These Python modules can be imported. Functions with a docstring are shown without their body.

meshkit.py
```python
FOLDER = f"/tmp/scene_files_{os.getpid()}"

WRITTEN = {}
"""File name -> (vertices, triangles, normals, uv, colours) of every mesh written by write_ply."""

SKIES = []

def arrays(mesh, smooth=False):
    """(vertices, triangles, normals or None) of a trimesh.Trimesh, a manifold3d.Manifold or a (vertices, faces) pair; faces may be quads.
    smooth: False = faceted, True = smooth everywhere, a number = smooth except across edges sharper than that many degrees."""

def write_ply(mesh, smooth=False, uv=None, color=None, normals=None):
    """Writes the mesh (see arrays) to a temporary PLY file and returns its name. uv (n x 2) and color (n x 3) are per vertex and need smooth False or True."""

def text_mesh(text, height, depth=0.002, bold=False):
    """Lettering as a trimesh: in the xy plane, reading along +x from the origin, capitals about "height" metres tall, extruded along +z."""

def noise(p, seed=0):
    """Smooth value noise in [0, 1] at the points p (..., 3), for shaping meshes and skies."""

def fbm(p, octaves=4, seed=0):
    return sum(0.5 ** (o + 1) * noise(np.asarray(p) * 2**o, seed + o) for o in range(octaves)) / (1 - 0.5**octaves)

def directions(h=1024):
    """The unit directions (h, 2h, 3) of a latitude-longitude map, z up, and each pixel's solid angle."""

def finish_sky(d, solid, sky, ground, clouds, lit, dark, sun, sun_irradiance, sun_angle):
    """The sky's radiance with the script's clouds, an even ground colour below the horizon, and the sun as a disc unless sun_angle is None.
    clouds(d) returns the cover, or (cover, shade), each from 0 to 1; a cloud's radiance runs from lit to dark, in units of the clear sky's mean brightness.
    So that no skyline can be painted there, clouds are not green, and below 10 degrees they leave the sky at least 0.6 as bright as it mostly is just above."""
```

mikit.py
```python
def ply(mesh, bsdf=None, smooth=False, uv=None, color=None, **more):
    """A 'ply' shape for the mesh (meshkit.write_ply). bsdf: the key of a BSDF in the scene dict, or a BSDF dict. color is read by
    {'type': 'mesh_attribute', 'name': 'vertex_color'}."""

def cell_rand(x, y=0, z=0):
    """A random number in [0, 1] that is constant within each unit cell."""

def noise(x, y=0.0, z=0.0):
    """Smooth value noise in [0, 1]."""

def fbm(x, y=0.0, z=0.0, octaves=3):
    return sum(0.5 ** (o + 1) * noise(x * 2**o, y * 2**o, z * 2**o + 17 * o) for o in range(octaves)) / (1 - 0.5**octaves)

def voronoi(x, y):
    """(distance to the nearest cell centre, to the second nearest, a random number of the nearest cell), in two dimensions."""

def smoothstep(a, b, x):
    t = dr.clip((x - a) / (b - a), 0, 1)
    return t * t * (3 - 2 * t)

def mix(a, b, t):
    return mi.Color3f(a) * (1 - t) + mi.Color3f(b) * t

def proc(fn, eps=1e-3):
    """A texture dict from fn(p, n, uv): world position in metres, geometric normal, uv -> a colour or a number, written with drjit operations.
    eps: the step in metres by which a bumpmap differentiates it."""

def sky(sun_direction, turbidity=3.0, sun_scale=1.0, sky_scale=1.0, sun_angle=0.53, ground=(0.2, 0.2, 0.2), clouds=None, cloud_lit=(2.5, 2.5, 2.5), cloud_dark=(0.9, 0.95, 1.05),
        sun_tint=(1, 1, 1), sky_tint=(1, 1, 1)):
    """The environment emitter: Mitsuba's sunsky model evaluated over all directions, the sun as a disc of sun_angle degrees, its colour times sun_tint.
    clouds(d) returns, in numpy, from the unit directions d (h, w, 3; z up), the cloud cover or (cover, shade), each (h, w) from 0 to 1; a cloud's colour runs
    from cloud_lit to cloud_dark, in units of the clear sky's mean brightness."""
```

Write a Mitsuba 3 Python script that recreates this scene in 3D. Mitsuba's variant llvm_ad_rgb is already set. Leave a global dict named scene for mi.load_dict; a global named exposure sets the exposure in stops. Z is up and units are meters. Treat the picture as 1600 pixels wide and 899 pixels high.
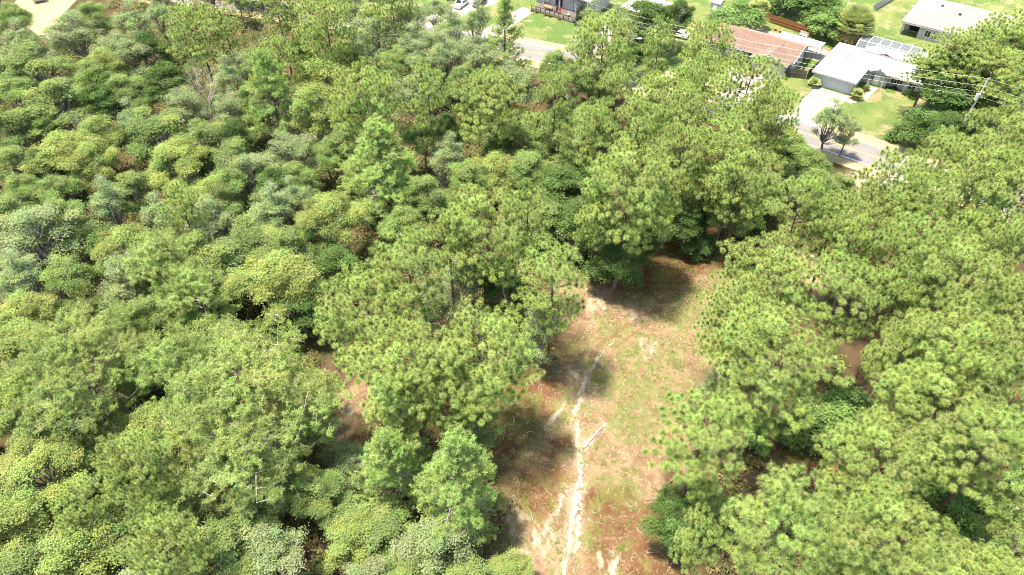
import math, random
import numpy as np
import drjit as dr
import mitsuba as mi
import mikit, meshkit
from mikit import proc, noise, fbm, smoothstep, mix

T = mi.ScalarTransform4f
scene, labels = {'type': 'scene'}, {}

# ------------------------------------------------------------------ camera, sky, exposure
CAM_H, PITCH, FOCAL = 66.0, math.radians(44), 1081.0          # drone height (m), tilt, focal length in photo pixels (1600 wide)
scene['camera'] = {'type': 'perspective', 'fov': math.degrees(2 * math.atan(800 / FOCAL)), 'fov_axis': 'x', 'near_clip': 0.5, 'far_clip': 2000.0,
                   'to_world': T().look_at(origin=[0, 0, CAM_H], target=[0, math.cos(PITCH), CAM_H - math.sin(PITCH)], up=[0, 0, 1])}
exposure = 3.03
def clouds(d):
    "bright thin unseen cloud, added for white fill light, broken here and there"
    n_ = meshkit.fbm(d * [2.2, 2.2, 3.5] + 4.0, 5, 3)
    return np.clip((n_ - .34) * 3.2, 0, .92), np.clip((n_ - .6) * 2, 0, .5)


scene['sky'] = mikit.sky((-0.28, 0.02, 0.96), turbidity=3.0, sun_scale=1.15, sky_scale=1.15, sun_angle=5.0, ground=(0.14, 0.16, 0.08), clouds=clouds, cloud_lit=(2.3, 2.3, 2.25))  # cloud cover is added out of view to whiten and lift the fill light

# ------------------------------------------------------------------ helpers
rng = np.random.default_rng(11)


def seen_at(x, y, z):
    "where a point of the place shows in the photograph (only used to word the labels)"
    dep = y * math.cos(PITCH) - (z - CAM_H) * math.sin(PITCH)
    up = y * math.sin(PITCH) + (z - CAM_H) * math.cos(PITCH)
    return 800 + FOCAL * x / dep, 449.5 - FOCAL * up / dep


taken = {}


def numbered(key):
    n = taken.get(key, -1) + 1
    taken[key] = n
    return key if n == 0 else f'{key}_{n:03d}'


def part(parent, name, mesh, bsdf, label=None, smooth=False, **more):
    key = numbered(f'{parent}__{name}')
    scene[key] = mikit.ply(mesh, bsdf, smooth=smooth, **more)
    if label:
        labels[key] = {'label': label}
    return key


def thing(name, label, category, group=None):
    key = numbered(name)
    labels[key] = {'label': label, 'category': category}
    if group:
        labels[key]['group'] = group
    return key


def single(name, mesh, bsdf, label, category, group=None, kind=None, smooth=False, **more):
    key = numbered(name)
    scene[key] = mikit.ply(mesh, bsdf, smooth=smooth, **more)
    labels[key] = {'label': label}
    if category:
        labels[key]['category'] = category
    if group:
        labels[key]['group'] = group
    if kind:
        labels[key]['kind'] = kind
    return key


class Frame:
    "a local frame on the ground: origin (x, y, z) and a heading; a runs along it, b to its left"

    def __init__(self, x, y, deg, z=0.0):
        c, s = math.cos(math.radians(deg)), math.sin(math.radians(deg))
        self.m = np.array([[c, -s, 0], [s, c, 0], [0, 0, 1.0]])
        self.o = np.array([x, y, z])

    def __call__(self, p):
        return np.asarray(p, float) @ self.m.T + self.o


class MB:
    "collects faces of one mesh"

    def __init__(self, frame=None):
        self.v, self.f, self.n, self.frame = [], [], 0, frame

    def add(self, v, f):
        v = np.asarray(v, float)
        if self.frame is not None:
            v = self.frame(v)
        f = np.asarray(f, int)
        if f.shape[1] == 4:
            f = np.vstack([f[:, [0, 1, 2]], f[:, [0, 2, 3]]])
        self.v.append(v); self.f.append(f + self.n); self.n += len(v)
        return self

    def box(self, a0, a1, b0, b1, z0, z1):
        v = [[a, b, z] for a in (a0, a1) for b in (b0, b1) for z in (z0, z1)]
        return self.add(v, [[0, 1, 3, 2], [4, 6, 7, 5], [0, 4, 5, 1], [2, 3, 7, 6], [0, 2, 6, 4], [1, 5, 7, 3]])

    def bar(self, p, q, w, h=None):
        p, q = np.asarray(p, float), np.asarray(q, float); h = h or w
        d = (q - p) / np.linalg.norm(q - p)
        s = np.cross(d, [0, 0, 1] if abs(d[2]) < .95 else [1, 0, 0]); s /= np.linalg.norm(s); t = np.cross(s, d)
        v = [e + s * i * w / 2 + t * j * h / 2 for e in (p, q) for i, j in ((-1, -1), (1, -1), (1, 1), (-1, 1))]
        return self.add(v, [[0, 3, 2, 1], [4, 5, 6, 7], [0, 1, 5, 4], [1, 2, 6, 5], [2, 3, 7, 6], [3, 0, 4, 7]])

    def tube(self, pts, radii, sides=6):
        p = np.asarray(pts, float); r = np.broadcast_to(radii, (len(p),))
        t = np.gradient(p, axis=0); t /= np.linalg.norm(t, axis=1, keepdims=True) + 1e-9
        a = np.cross(t, np.where(np.abs(t[:, 2:]) < .9, [0, 0, 1.], [1., 0, 0])); a /= np.linalg.norm(a, axis=1, keepdims=True) + 1e-9
        b = np.cross(t, a); an = np.arange(sides) * 2 * np.pi / sides
        v = p[:, None] + r[:, None, None] * (np.cos(an)[None, :, None] * a[:, None] + np.sin(an)[None, :, None] * b[:, None])
        i, j = np.meshgrid(np.arange(len(p) - 1), np.arange(sides), indexing='ij')
        q = np.stack([i * sides + j, i * sides + (j + 1) % sides, (i + 1) * sides + (j + 1) % sides, (i + 1) * sides + j], -1).reshape(-1, 4)
        self.add(v.reshape(-1, 3), q)
        for row in (0, len(p) - 1):
            ring = v[row]
            self.add(np.vstack([ring, ring.mean(0)]), [[k, (k + 1) % sides, sides] if row else [(k + 1) % sides, k, sides] for k in range(sides)])
        return self

    def prism(self, poly, z0, z1):
        "a convex-ish polygon (a, b) extruded up"
        poly = np.asarray(poly, float); n = len(poly)
        v = np.vstack([np.c_[poly, np.full(n, z0)], np.c_[poly, np.full(n, z1)]])
        f = [[i, (i + 1) % n, n + (i + 1) % n] for i in range(n)] + [[i, n + (i + 1) % n, n + i] for i in range(n)]
        import shapely
        from trimesh.creation import triangulate_polygon
        tv, tf = triangulate_polygon(shapely.Polygon(poly), engine='earcut')
        self.add(v, f)
        self.add(np.c_[tv, np.full(len(tv), z1)], tf)
        return self.add(np.c_[tv, np.full(len(tv), z0)], np.asarray(tf)[:, ::-1])

    def mesh(self):
        return np.vstack(self.v), np.vstack(self.f)


def sheet(poly, z, frame=None):
    import shapely
    from trimesh.creation import triangulate_polygon
    v, f = triangulate_polygon(shapely.Polygon(poly), engine='earcut')
    v = np.c_[v, np.full(len(v), z)]
    f = np.asarray(f)
    n = np.cross(v[f[:, 1]] - v[f[:, 0]], v[f[:, 2]] - v[f[:, 0]])[:, 2]
    f = np.where((n < 0)[:, None], f[:, ::-1], f)
    return (frame(v) if frame else v), f


def rgb(*c):
    return {'type': 'rgb', 'value': list(c)}


def plain(name, color, rough=.7, **more):
    scene[name] = {'type': 'twosided', 'bsdf': {'type': 'principled', 'base_color': color if isinstance(color, dict) else rgb(*color), 'roughness': rough, 'specular': .3, **more}}


def grained(name, c0, c1, scale, rough=.8, amount=1.0):
    plain(name, proc(lambda p, n, uv: mix(c0, c1, amount * fbm(p.x * scale, p.y * scale, p.z * scale, 4))), rough)


# ------------------------------------------------------------------ materials
for nm, k in (('needle_leaf', .75), ('broad_leaf', .7)):
    scene[nm] = {'type': 'principledthin', 'base_color': {'type': 'mesh_attribute', 'name': 'vertex_color'}, 'roughness': .75, 'diff_trans': k, 'spec_trans': 0.0, 'eta': 1.3}
grained('pine_bark', (.16, .11, .085), (.07, .05, .04), 3.0, .95)
grained('oak_bark', (.24, .22, .20), (.11, .10, .09), 2.5, .95)
grained('dead_wood', (.52, .49, .46), (.30, .28, .26), 2.0, .9)
grained('white_paint', (.42, .43, .44), (.33, .34, .35), .8, .6)
grained('pale_blue_paint', (.45, .50, .545), (.37, .42, .465), .8, .6)
grained('white_shingle', (.38, .39, .405), (.27, .28, .295), 1.6, .85)
plain('brown_shingle', proc(lambda p, n, uv: mix((.185, .128, .108), (.118, .082, .070), fbm(p.x * .9, p.y * .9, p.z * .9, 3) * .6 + .4 * noise(p.x * 5, p.y * 5, p.z * 9))), .9)
plain('grey_shingle', proc(lambda p, n, uv: mix((.24, .235, .235), (.16, .158, .16), fbm(p.x * .8, p.y * .8, p.z * .8, 3) * .6 + .4 * noise(p.x * 5, p.y * 5, p.z * 9))), .9)
def slab_color(p, n, uv):
    a, b = (p.x - 60) * .794 - (p.y - 124) * .608, (p.x - 60) * .608 + (p.y - 124) * .794
    joint = dr.maximum(smoothstep(.46, .49, dr.abs(a / 1.5 - dr.floor(a / 1.5) - .5)), smoothstep(.47, .49, dr.abs(b / 3 - dr.floor(b / 3) - .5)))
    c = mix((.35, .335, .32), (.235, .222, .208), fbm(p.x * .7, p.y * .7, 0, 4))
    c = mix(c, (.14, .13, .12), smoothstep(.62, .78, fbm(p.x * .55, p.y * .55, 9, 4)) * .7)
    return mix(c, (.13, .12, .11), joint * .75)


plain('concrete', proc(slab_color), .9)
grained('cedar_wood', (.24, .115, .05), (.13, .06, .028), 4.0, .8)
grained('grey_wood', (.13, .12, .11), (.06, .056, .052), 3.0, .9)
plain('dark_glass', (.025, .03, .035), .12)
plain('black_metal', (.03, .03, .032), .5)
plain('aluminium_frame', (.72, .74, .75), .45)
scene['insect_screen'] = {'type': 'mask', 'opacity': .72, 'bsdf': {'type': 'twosided', 'bsdf': {'type': 'diffuse', 'reflectance': rgb(.13, .16, .175)}}}
plain('car_white', (.78, .78, .78), .25, clearcoat=.6)
plain('car_dark', (.025, .028, .033), .25, clearcoat=.6)
plain('car_red', (.30, .03, .03), .25, clearcoat=.6)
plain('rubber', (.03, .03, .03), .8)
plain('blue_plastic', (.05, .22, .50), .45)
plain('red_plastic', (.40, .05, .06), .5)
plain('orange_plastic', (.62, .14, .03), .5)
plain('terracotta', (.36, .15, .08), .8)
plain('steel', (.45, .46, .47), .4, metallic=.6)
plain('white_line', proc(lambda p, n, uv: mix((.78, .78, .76), (.45, .44, .43), smoothstep(.45, .8, fbm(p.x * 2, p.y * 2, 0, 3)))), .8)
plain('yellow_line', proc(lambda p, n, uv: mix((.72, .50, .10), (.45, .36, .16), smoothstep(.45, .8, fbm(p.x * 2, p.y * 2, 0, 3)))), .8)
plain('asphalt', proc(lambda p, n, uv: mix((.19, .187, .193), (.12, .118, .122), fbm(p.x * .35, p.y * .35, 0, 4) * .6 + .4 * noise(p.x * 6, p.y * 6))), .9)

H = Frame(60.0, 124.0, -37.44)                     # the street's frame: a along the road to the right, b away from it


def blob(p, spots):
    "1 inside soft round spots (x, y, radius)"
    m = mi.Float(0)
    wx = p.x + 2.4 * (fbm(p.x * .35, p.y * .35, 3, 3) - .5) * 2
    wy = p.y + 2.4 * (fbm(p.x * .35, p.y * .35, 9, 3) - .5) * 2
    for x, y, r in spots:
        m = dr.maximum(m, 1 - smoothstep(.55, 1.1, dr.sqrt(dr.square(wx - x) + dr.square(wy - y)) / r))
    return m


CLEAR = [(3.8, 31.1, 6.0), (10.2, 31.7, 7.0), (4.8, 39.6, 6.2), (11.0, 39.6, 6.5), (9.7, 48.0, 8.2), (15.6, 53.7, 8.6), (23.1, 60.0, 9.1), (13.4, 62.3, 7.5), (28.7, 67.0, 7.8), (8.6, 65.8, 5.2), (39.4, 70.9, 5.4), (-18.3, 50.7, 3.4), (-19.2, 45.3, 2.9), (15.7, 43.6, 4.3)]
GREEN = [(13.8, 51.7, 4.6), (18.3, 55.7, 4.0), (26.0, 62.3, 5.9), (22.4, 65.8, 3.9), (12.3, 60.0, 3.3), (7.4, 48.0, 2.1), (13.5, 46.2, 3.7), (18.1, 49.8, 4.5), (10.8, 38.1, 2.7), (8.3, 31.7, 1.9), (31.0, 69.6, 4.4)]
STRAW = [(2.3, 49.8, 4.2), (3.4, 38.1, 4.1), (17.9, 70.9, 5.4), (21.3, 69.6, 4.4), (29.0, 77.0, 6.6), (-2.9, 43.6, 4.3), (-7.4, 48.0, 4.5), (14.8, 33.1, 4.5), (10.5, 35.1, 3.3), (32.9, 41.6, 4.2), (23.1, 74.9, 5.5), (5.7, 42.8, 2.1), (11.8, 29.8, 3.7)]
SANDY = [(2.3, 33.1, 2.9), (0.0, 31.1, 1.9), (9.9, 29.5, 0.9), (5.0, 47.1, 0.9), (17.7, 57.3, 1.1), (17.5, 58.3, 0.8), (11.2, 65.8, 1.9), (43.7, 70.2, 2.7), (57.9, 93.1, 4.2), (42.9, 73.5, 1.8), (8.1, 52.7, 1.1), (-18.2, 48.0, 1.2), (-0.6, 28.5, 2.5), (16.7, 61.7, 1.7)]
TRACKS = [([(4.6, 27.9), (5.6, 31.7), (6.4, 35.9), (7.4, 39.6), (7.4, 43.6), (7.2, 47.1), (8.0, 50.3), (9.1, 52.7)], 0.55), ([(9.1, 52.7), (10.8, 56.2), (13.1, 58.9)], 0.22), ([(8.1, 42.9), (10.5, 45.8)], 0.34), ([(4.2, 46.0), (6.0, 48.5)], 0.3), ([(6.3, 31.1), (6.9, 35.1), (7.5, 38.1)], 0.3), ([(9.5, 28.6), (10.1, 30.4)], 0.5), ([(16.7, 55.7), (18.4, 58.6)], 0.42), ([(2.2, 31.7), (4.6, 35.1), (5.8, 38.1)], 0.34)]
RUTS = [([(9.7, 55.7), (11.8, 58.3), (14.5, 60.9), (17.3, 63.2), (20.5, 64.8), (22.1, 65.8)], 0.34), ([(12.0, 56.4), (15.2, 59.4), (17.9, 61.7)], 0.22)]
YLAWN = [(-116.8, 159.9), (-120.9, 172.2), (-127.0, 194.3), (-106.4, 194.3), (-104.7, 164.4), (-104.0, 157.1), (-100.8, 149.6), (-104.4, 148.3)]

# ------------------------------------------------------------------ the ground
def polyline_near(x, y, pts):
    d = mi.Float(1e9)
    for (x0, y0), (x1, y1) in zip(pts[:-1], pts[1:]):
        ex, ey = x1 - x0, y1 - y0
        t = dr.clip(((x - x0) * ex + (y - y0) * ey) / (ex * ex + ey * ey), 0, 1)
        d = dr.minimum(d, dr.sqrt(dr.square(x - x0 - t * ex) + dr.square(y - y0 - t * ey)))
    return d


def ground_color(p, n, uv):
    big, mid, fine = fbm(p.x * .16, p.y * .16, 0, 4), fbm(p.x * .9, p.y * .9, 5, 4), fbm(p.x * 5, p.y * 5, 2, 3)
    speck = noise(p.x * 14, p.y * 14)
    floor = mix(mix((.115, .085, .055), (.055, .042, .03), mid), (.05, .062, .025), smoothstep(.42, .62, big) * .7)
    cl = blob(p, CLEAR)
    dry = mix(mix((.265, .19, .138), (.18, .118, .088), smoothstep(.3, .7, mid)), (.30, .25, .185), smoothstep(.5, .8, fine))
    tuft = smoothstep(.46, .62, fbm(p.x * 1.7, p.y * 1.7, 8, 4)) * smoothstep(.25, .6, big + .25 * blob(p, GREEN))
    gr = dr.clip(tuft * .75 + blob(p, GREEN) * smoothstep(.42, .58, fbm(p.x * 2.6, p.y * 2.6, 4, 4)), 0, 1)
    dry = mix(dry, mix((.105, .165, .045), (.165, .205, .08), speck), gr * .72)
    st = blob(p, STRAW)
    straw = mix(mix((.145, .078, .043), (.085, .044, .026), mid), (.21, .145, .085), smoothstep(.55, .8, fine) * .8)
    straw = mix(straw, (.14, .16, .05), smoothstep(.52, .66, fbm(p.x * .7, p.y * .7, 21, 4)) * .6)
    c = mix(floor, dry, cl)
    c = mix(c, straw, st * (.70 + .28 * mid))
    sand = mix((.37, .33, .28), (.25, .205, .16), fine)
    c = mix(c, sand, blob(p, SANDY) * smoothstep(.38, .62, fbm(p.x * 2.2, p.y * 1.1, 30, 4)))
    for pts, w in TRACKS:
        d = polyline_near(p.x + 1.4 * (mid - .5), p.y + 1.4 * (mid - .5), pts)
        c = mix(c, sand, (1 - smoothstep(w * .4, w * 2.2, d)) * smoothstep(.36, .62, .5 * fbm(p.x * 1.6, p.y * .9, 50, 3) + .5 * fine) * .85)
    for pts, w in RUTS:
        d = polyline_near(p.x + 1.5 * (mid - .5), p.y + 1.5 * (mid - .5), pts)
        c = mix(c, mix((.135, .062, .04), (.20, .115, .08), fine), (1 - smoothstep(w * .1, w * 2.0, d)) * smoothstep(.25, .7, .6 * fbm(p.x * 1.8, p.y * 1.8, 40, 4) + .4 * fine) * .85)
    return c * mi.Color3f(.88, .87, .78) * (.80 + .40 * speck)


scene['ground_cover'] = {'type': 'twosided', 'bsdf': {'type': 'bumpmap', 'arbitrary': proc(lambda p, n, uv: fbm(p.x * 3, p.y * 3, 1, 4) + .6 * noise(p.x * 11, p.y * 11), eps=.03), 'scale': .16,
                         'bsdf': {'type': 'principled', 'base_color': proc(ground_color), 'roughness': .95, 'specular': .1}}}
plain('lawn_grass', proc(lambda p, n, uv: mix(mix((.066, .115, .028), (.118, .150, .048), smoothstep(.3, .7, fbm(p.x * .22, p.y * .22, 3, 4))), (.19, .17, .095), smoothstep(.56, .74, fbm(p.x * .5, p.y * .5, 7, 4)) * .8) * (.75 + .5 * noise(p.x * 7, p.y * 7))), .95)
plain('dry_lawn_grass', proc(lambda p, n, uv: mix((.24, .225, .12), (.30, .265, .165), fbm(p.x * .2, p.y * .2, 3, 4)) * (.8 + .4 * noise(p.x * 6, p.y * 6))), .95)
grained('white_sand', (.38, .34, .295), (.26, .22, .178), 2.5, .95)

# one sheet, gently uneven in the woods and the clearing, flat under the street
gx, gy = np.meshgrid(np.linspace(-70, 70, 141), np.linspace(10, 100, 91))
gz = (meshkit.fbm(np.stack([gx * .11, gy * .11, gx * 0], -1), 3, 4) - .5) * .5
edge = np.minimum(np.minimum(gx + 70, 70 - gx), np.minimum(gy - 10, 100 - gy))
gz = gz * np.clip(edge / 10, 0, 1) * np.clip((np.abs((gx - 60) * .608 + (gy - 124) * .794 + 18) - 6) / 8, 0, 1) * ((gx - 60) * .608 + (gy - 124) * .794 < -18)


def ground_z(x, y):
    i, j = (x + 70) / 1.0, (y - 10) / 1.0
    if not (0 <= i < 140 and 0 <= j < 90):
        return 0.0
    a, b = int(i), int(j); s, t = i - a, j - b
    return float((gz[b, a] * (1 - s) + gz[b, a + 1] * s) * (1 - t) + (gz[b + 1, a] * (1 - s) + gz[b + 1, a + 1] * s) * t)


idx = np.arange(141 * 91).reshape(91, 141)
quads = np.stack([idx[:-1, :-1], idx[:-1, 1:], idx[1:, 1:], idx[1:, :-1]], -1).reshape(-1, 4)
g_ = MB().add(np.stack([gx, gy, gz], -1).reshape(-1, 3), quads)
for x0, x1, y0, y1 in ((-900, -70, -700, 1200), (70, 900, -700, 1200), (-70, 70, -700, 10), (-70, 70, 100, 1200)):
    g_.add([[x0, y0, 0], [x1, y0, 0], [x1, y1, 0], [x0, y1, 0]], [[0, 1, 2, 3]])
single('ground', g_.mesh(), 'ground_cover', 'sandy forest floor with straw coloured clearing, pine litter and patchy grass', None, kind='structure', smooth=True)

# the white sand track, a ragged sheet on the ground
step = .085
xs, ys = np.meshgrid(np.arange(0, 20, step), np.arange(22, 62, step))
keep = np.zeros(xs.shape, bool)
wob = (meshkit.fbm(np.stack([xs * 1.1, ys * 1.1, xs * 0], -1), 4, 7) - .5) * .9
for pts, w in TRACKS:
    d = np.full(xs.shape, 1e9)
    for (x0, y0), (x1, y1) in zip(pts[:-1], pts[1:]):
        ex, ey = x1 - x0, y1 - y0
        t = np.clip(((xs - x0) * ex + (ys - y0) * ey) / (ex * ex + ey * ey), 0, 1)
        d = np.minimum(d, np.hypot(xs + wob - x0 - t * ex, ys + wob * .4 - y0 - t * ey))
    keep |= .6 * meshkit.fbm(np.stack([xs * 2.0, ys * 1.2, xs * 0 + w], -1), 3, 9) + .4 * meshkit.noise(np.stack([xs * 6.5, ys * 5, xs * 0 + w], -1), 5) > .42 + .17 * (d / (w * .70)) ** 2
cells = np.argwhere(keep)
m_ = MB()
cx, cy = xs[0][cells[:, 1]], ys[:, 0][cells[:, 0]]
cz = np.array([[ground_z(a + da, b + db) + .012 for da, db in ((0, 0), (step, 0), (step, step), (0, step))] for a, b in zip(cx, cy)])
vv = np.stack([np.stack([cx + da, cy + db, cz[:, k]], -1) for k, (da, db) in enumerate(((0, 0), (step, 0), (step, step), (0, step)))], 1).reshape(-1, 3)
single('sandy_track', m_.add(vv, np.arange(len(vv)).reshape(-1, 4)).mesh(), 'white_sand', 'narrow worn track of white sand through the clearing', None, kind='structure', smooth=True)

# ------------------------------------------------------------------ street, lawns, drives
ROAD = [(90, -17.5), (20, -17.5), (-10, -17.4), (-29, -17.4), (-42, -18.7), (-56, -21.6), (-86, -29.5), (-130, -45), (-220, -78)]


def ribbon(pts, off0, off1, z, n=14):
    p = np.array(pts, float)
    s = np.r_[0, np.cumsum(np.hypot(*np.diff(p, axis=0).T))]
    from scipy.interpolate import PchipInterpolator
    q = np.linspace(0, s[-1], n * len(pts)); p = np.c_[PchipInterpolator(s, p[:, 0])(q), PchipInterpolator(s, p[:, 1])(q)]
    t = np.gradient(p, axis=0); t /= np.linalg.norm(t, axis=1, keepdims=True); nn = np.c_[t[:, 1], -t[:, 0]]
    v = np.vstack([np.c_[p + nn * off0, np.full(len(p), z)], np.c_[p + nn * off1, np.full(len(p), z)]])
    k = len(p); i = np.arange(k - 1)
    return H(v), np.stack([i, i + k, i + k + 1, i + 1], -1)[:, ::-1]


single('lawn', sheet([(95, -12), (-30, -12), (-56, -15.5), (-86, -23), (-112, -32), (-112, 90), (95, 90)], .004, H), 'lawn_grass', 'sunlit mown lawns around the houses', None, kind='structure')
single('road_verge', ribbon(ROAD, -6.0, 6.2, .008), 'dry_lawn_grass', 'dry grass verge on both sides of the street', None, kind='structure')
single('dry_lawn', sheet(YLAWN, .012), 'dry_lawn_grass', 'yellowed dry lawn at the upper left edge of the woods', None, kind='structure')
rd = numbered('road')
scene[rd] = mikit.ply(ribbon(ROAD, -3.6, 3.6, .020), 'asphalt')
labels[rd] = {'label': 'two lane grey asphalt street crossing behind the trees', 'kind': 'structure'}
for nm, o, b in (('edge_line', -3.2, 'white_line'), ('edge_line', 3.2, 'white_line'), ('centre_line', -.12, 'yellow_line'), ('centre_line', .12, 'yellow_line')):
    part('road', nm, ribbon(ROAD, o - .085, o + .085, .025), b)
for poly, nm, lab in (
        ([(-.9, .8), (5.6, .8), (5.2, -8), (4.6, -14.2), (-.6, -14.2), (-1.2, -6)], 'driveway', 'bright concrete driveway leading to the white roofed house'),
        ([(5.62, -1.6), (6.6, -1.9), (8.6, 1.2), (9.0, 7.4), (7.6, 7.4), (7.3, 1.6), (5.62, -.4)], 'footpath', 'curved pale footpath from the driveway to the front door'),
        ([(-14.4, -1.2), (-8.2, -1.2), (-9, -14.2), (-15, -14.2)], 'driveway', 'concrete driveway of the brown roofed house, mostly behind pines'),
        ([(-70, -3.2), (-66.2, -3.6), (-64.5, -21), (-69, -22.4)], 'driveway', 'white driveway left of the house with the long porch'),
        ([(-49.5, -15.6), (-43.5, -14.2), (-44, 2), (-49, 2)], 'driveway', 'pale driveway behind the slim roadside pole'),
        ([(-84.5, -30), (-80, -28), (-76, -4), (-84, -4)], 'driveway', 'white driveway with parked cars at the top edge'),
        ([(.2, 16.6), (19, 16.2), (19.5, 29.6), (1, 30.4)], 'patio', 'white concrete patio behind the white roofed house'),
        ([(-24, 11.8), (-4.2, 11.8), (-3.6, 17.6), (-15, 16.9), (-16, 19.5), (-23, 19)], 'patio', 'white concrete patio behind the brown roofed house')):
    single(nm, sheet(poly, .030, H), 'concrete', lab, None, kind='structure')
single('sandy_entry', sheet([(17, -21.2), (24, -21.2), (22, -27), (21, -33), (17, -34), (18, -27)], .014, H), 'white_sand', 'bare white sand patch beside the street at the wood edge', None, kind='structure')

# ------------------------------------------------------------------ buildings
UP = .16


def slab(mb, quad, t=UP):
    "a roof plane of 3 or 4 corners with thickness"
    q = np.asarray(quad, float); n = len(q)
    lo = q - [0, 0, t]
    idx_ = list(range(n))
    tri = [[0, i, i + 1] for i in range(1, n - 1)]
    mb.add(np.vstack([q, lo]), tri + [[a + n for a in t_[::-1]] for t_ in tri] + [[i, n + i, n + (i + 1) % n] for i in idx_] + [[i, n + (i + 1) % n, (i + 1) % n] for i in idx_])
    return mb


def hip_roof(mb, a0, a1, b0, b1, ze, zr, left=0., right=0.):
    "ridge along a; left / right: how far the hip cuts in (0 = gable)"
    c = (b0 + b1) / 2
    A, B, C_, D = (a0, b0, ze), (a1, b0, ze), (a1, b1, ze), (a0, b1, ze)
    R0, R1 = (a0 + left, c, zr), (a1 - right, c, zr)
    slab(mb, [A, B, R1, R0]); slab(mb, [C_, D, R0, R1])
    if left: slab(mb, [D, A, R0])
    if right: slab(mb, [B, C_, R1])
    return mb


def hip_roof_b(mb, a0, a1, b0, b1, ze, zr, front=0., back=0.):
    "ridge along b"
    c = (a0 + a1) / 2
    A, B, C_, D = (a0, b0, ze), (a1, b0, ze), (a1, b1, ze), (a0, b1, ze)
    R0, R1 = (c, b0 + front, zr), (c, b1 - back, zr)
    slab(mb, [B, C_, R1, R0]); slab(mb, [D, A, R0, R1])
    if front: slab(mb, [A, B, R0])
    if back: slab(mb, [C_, D, R1])
    return mb


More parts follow.
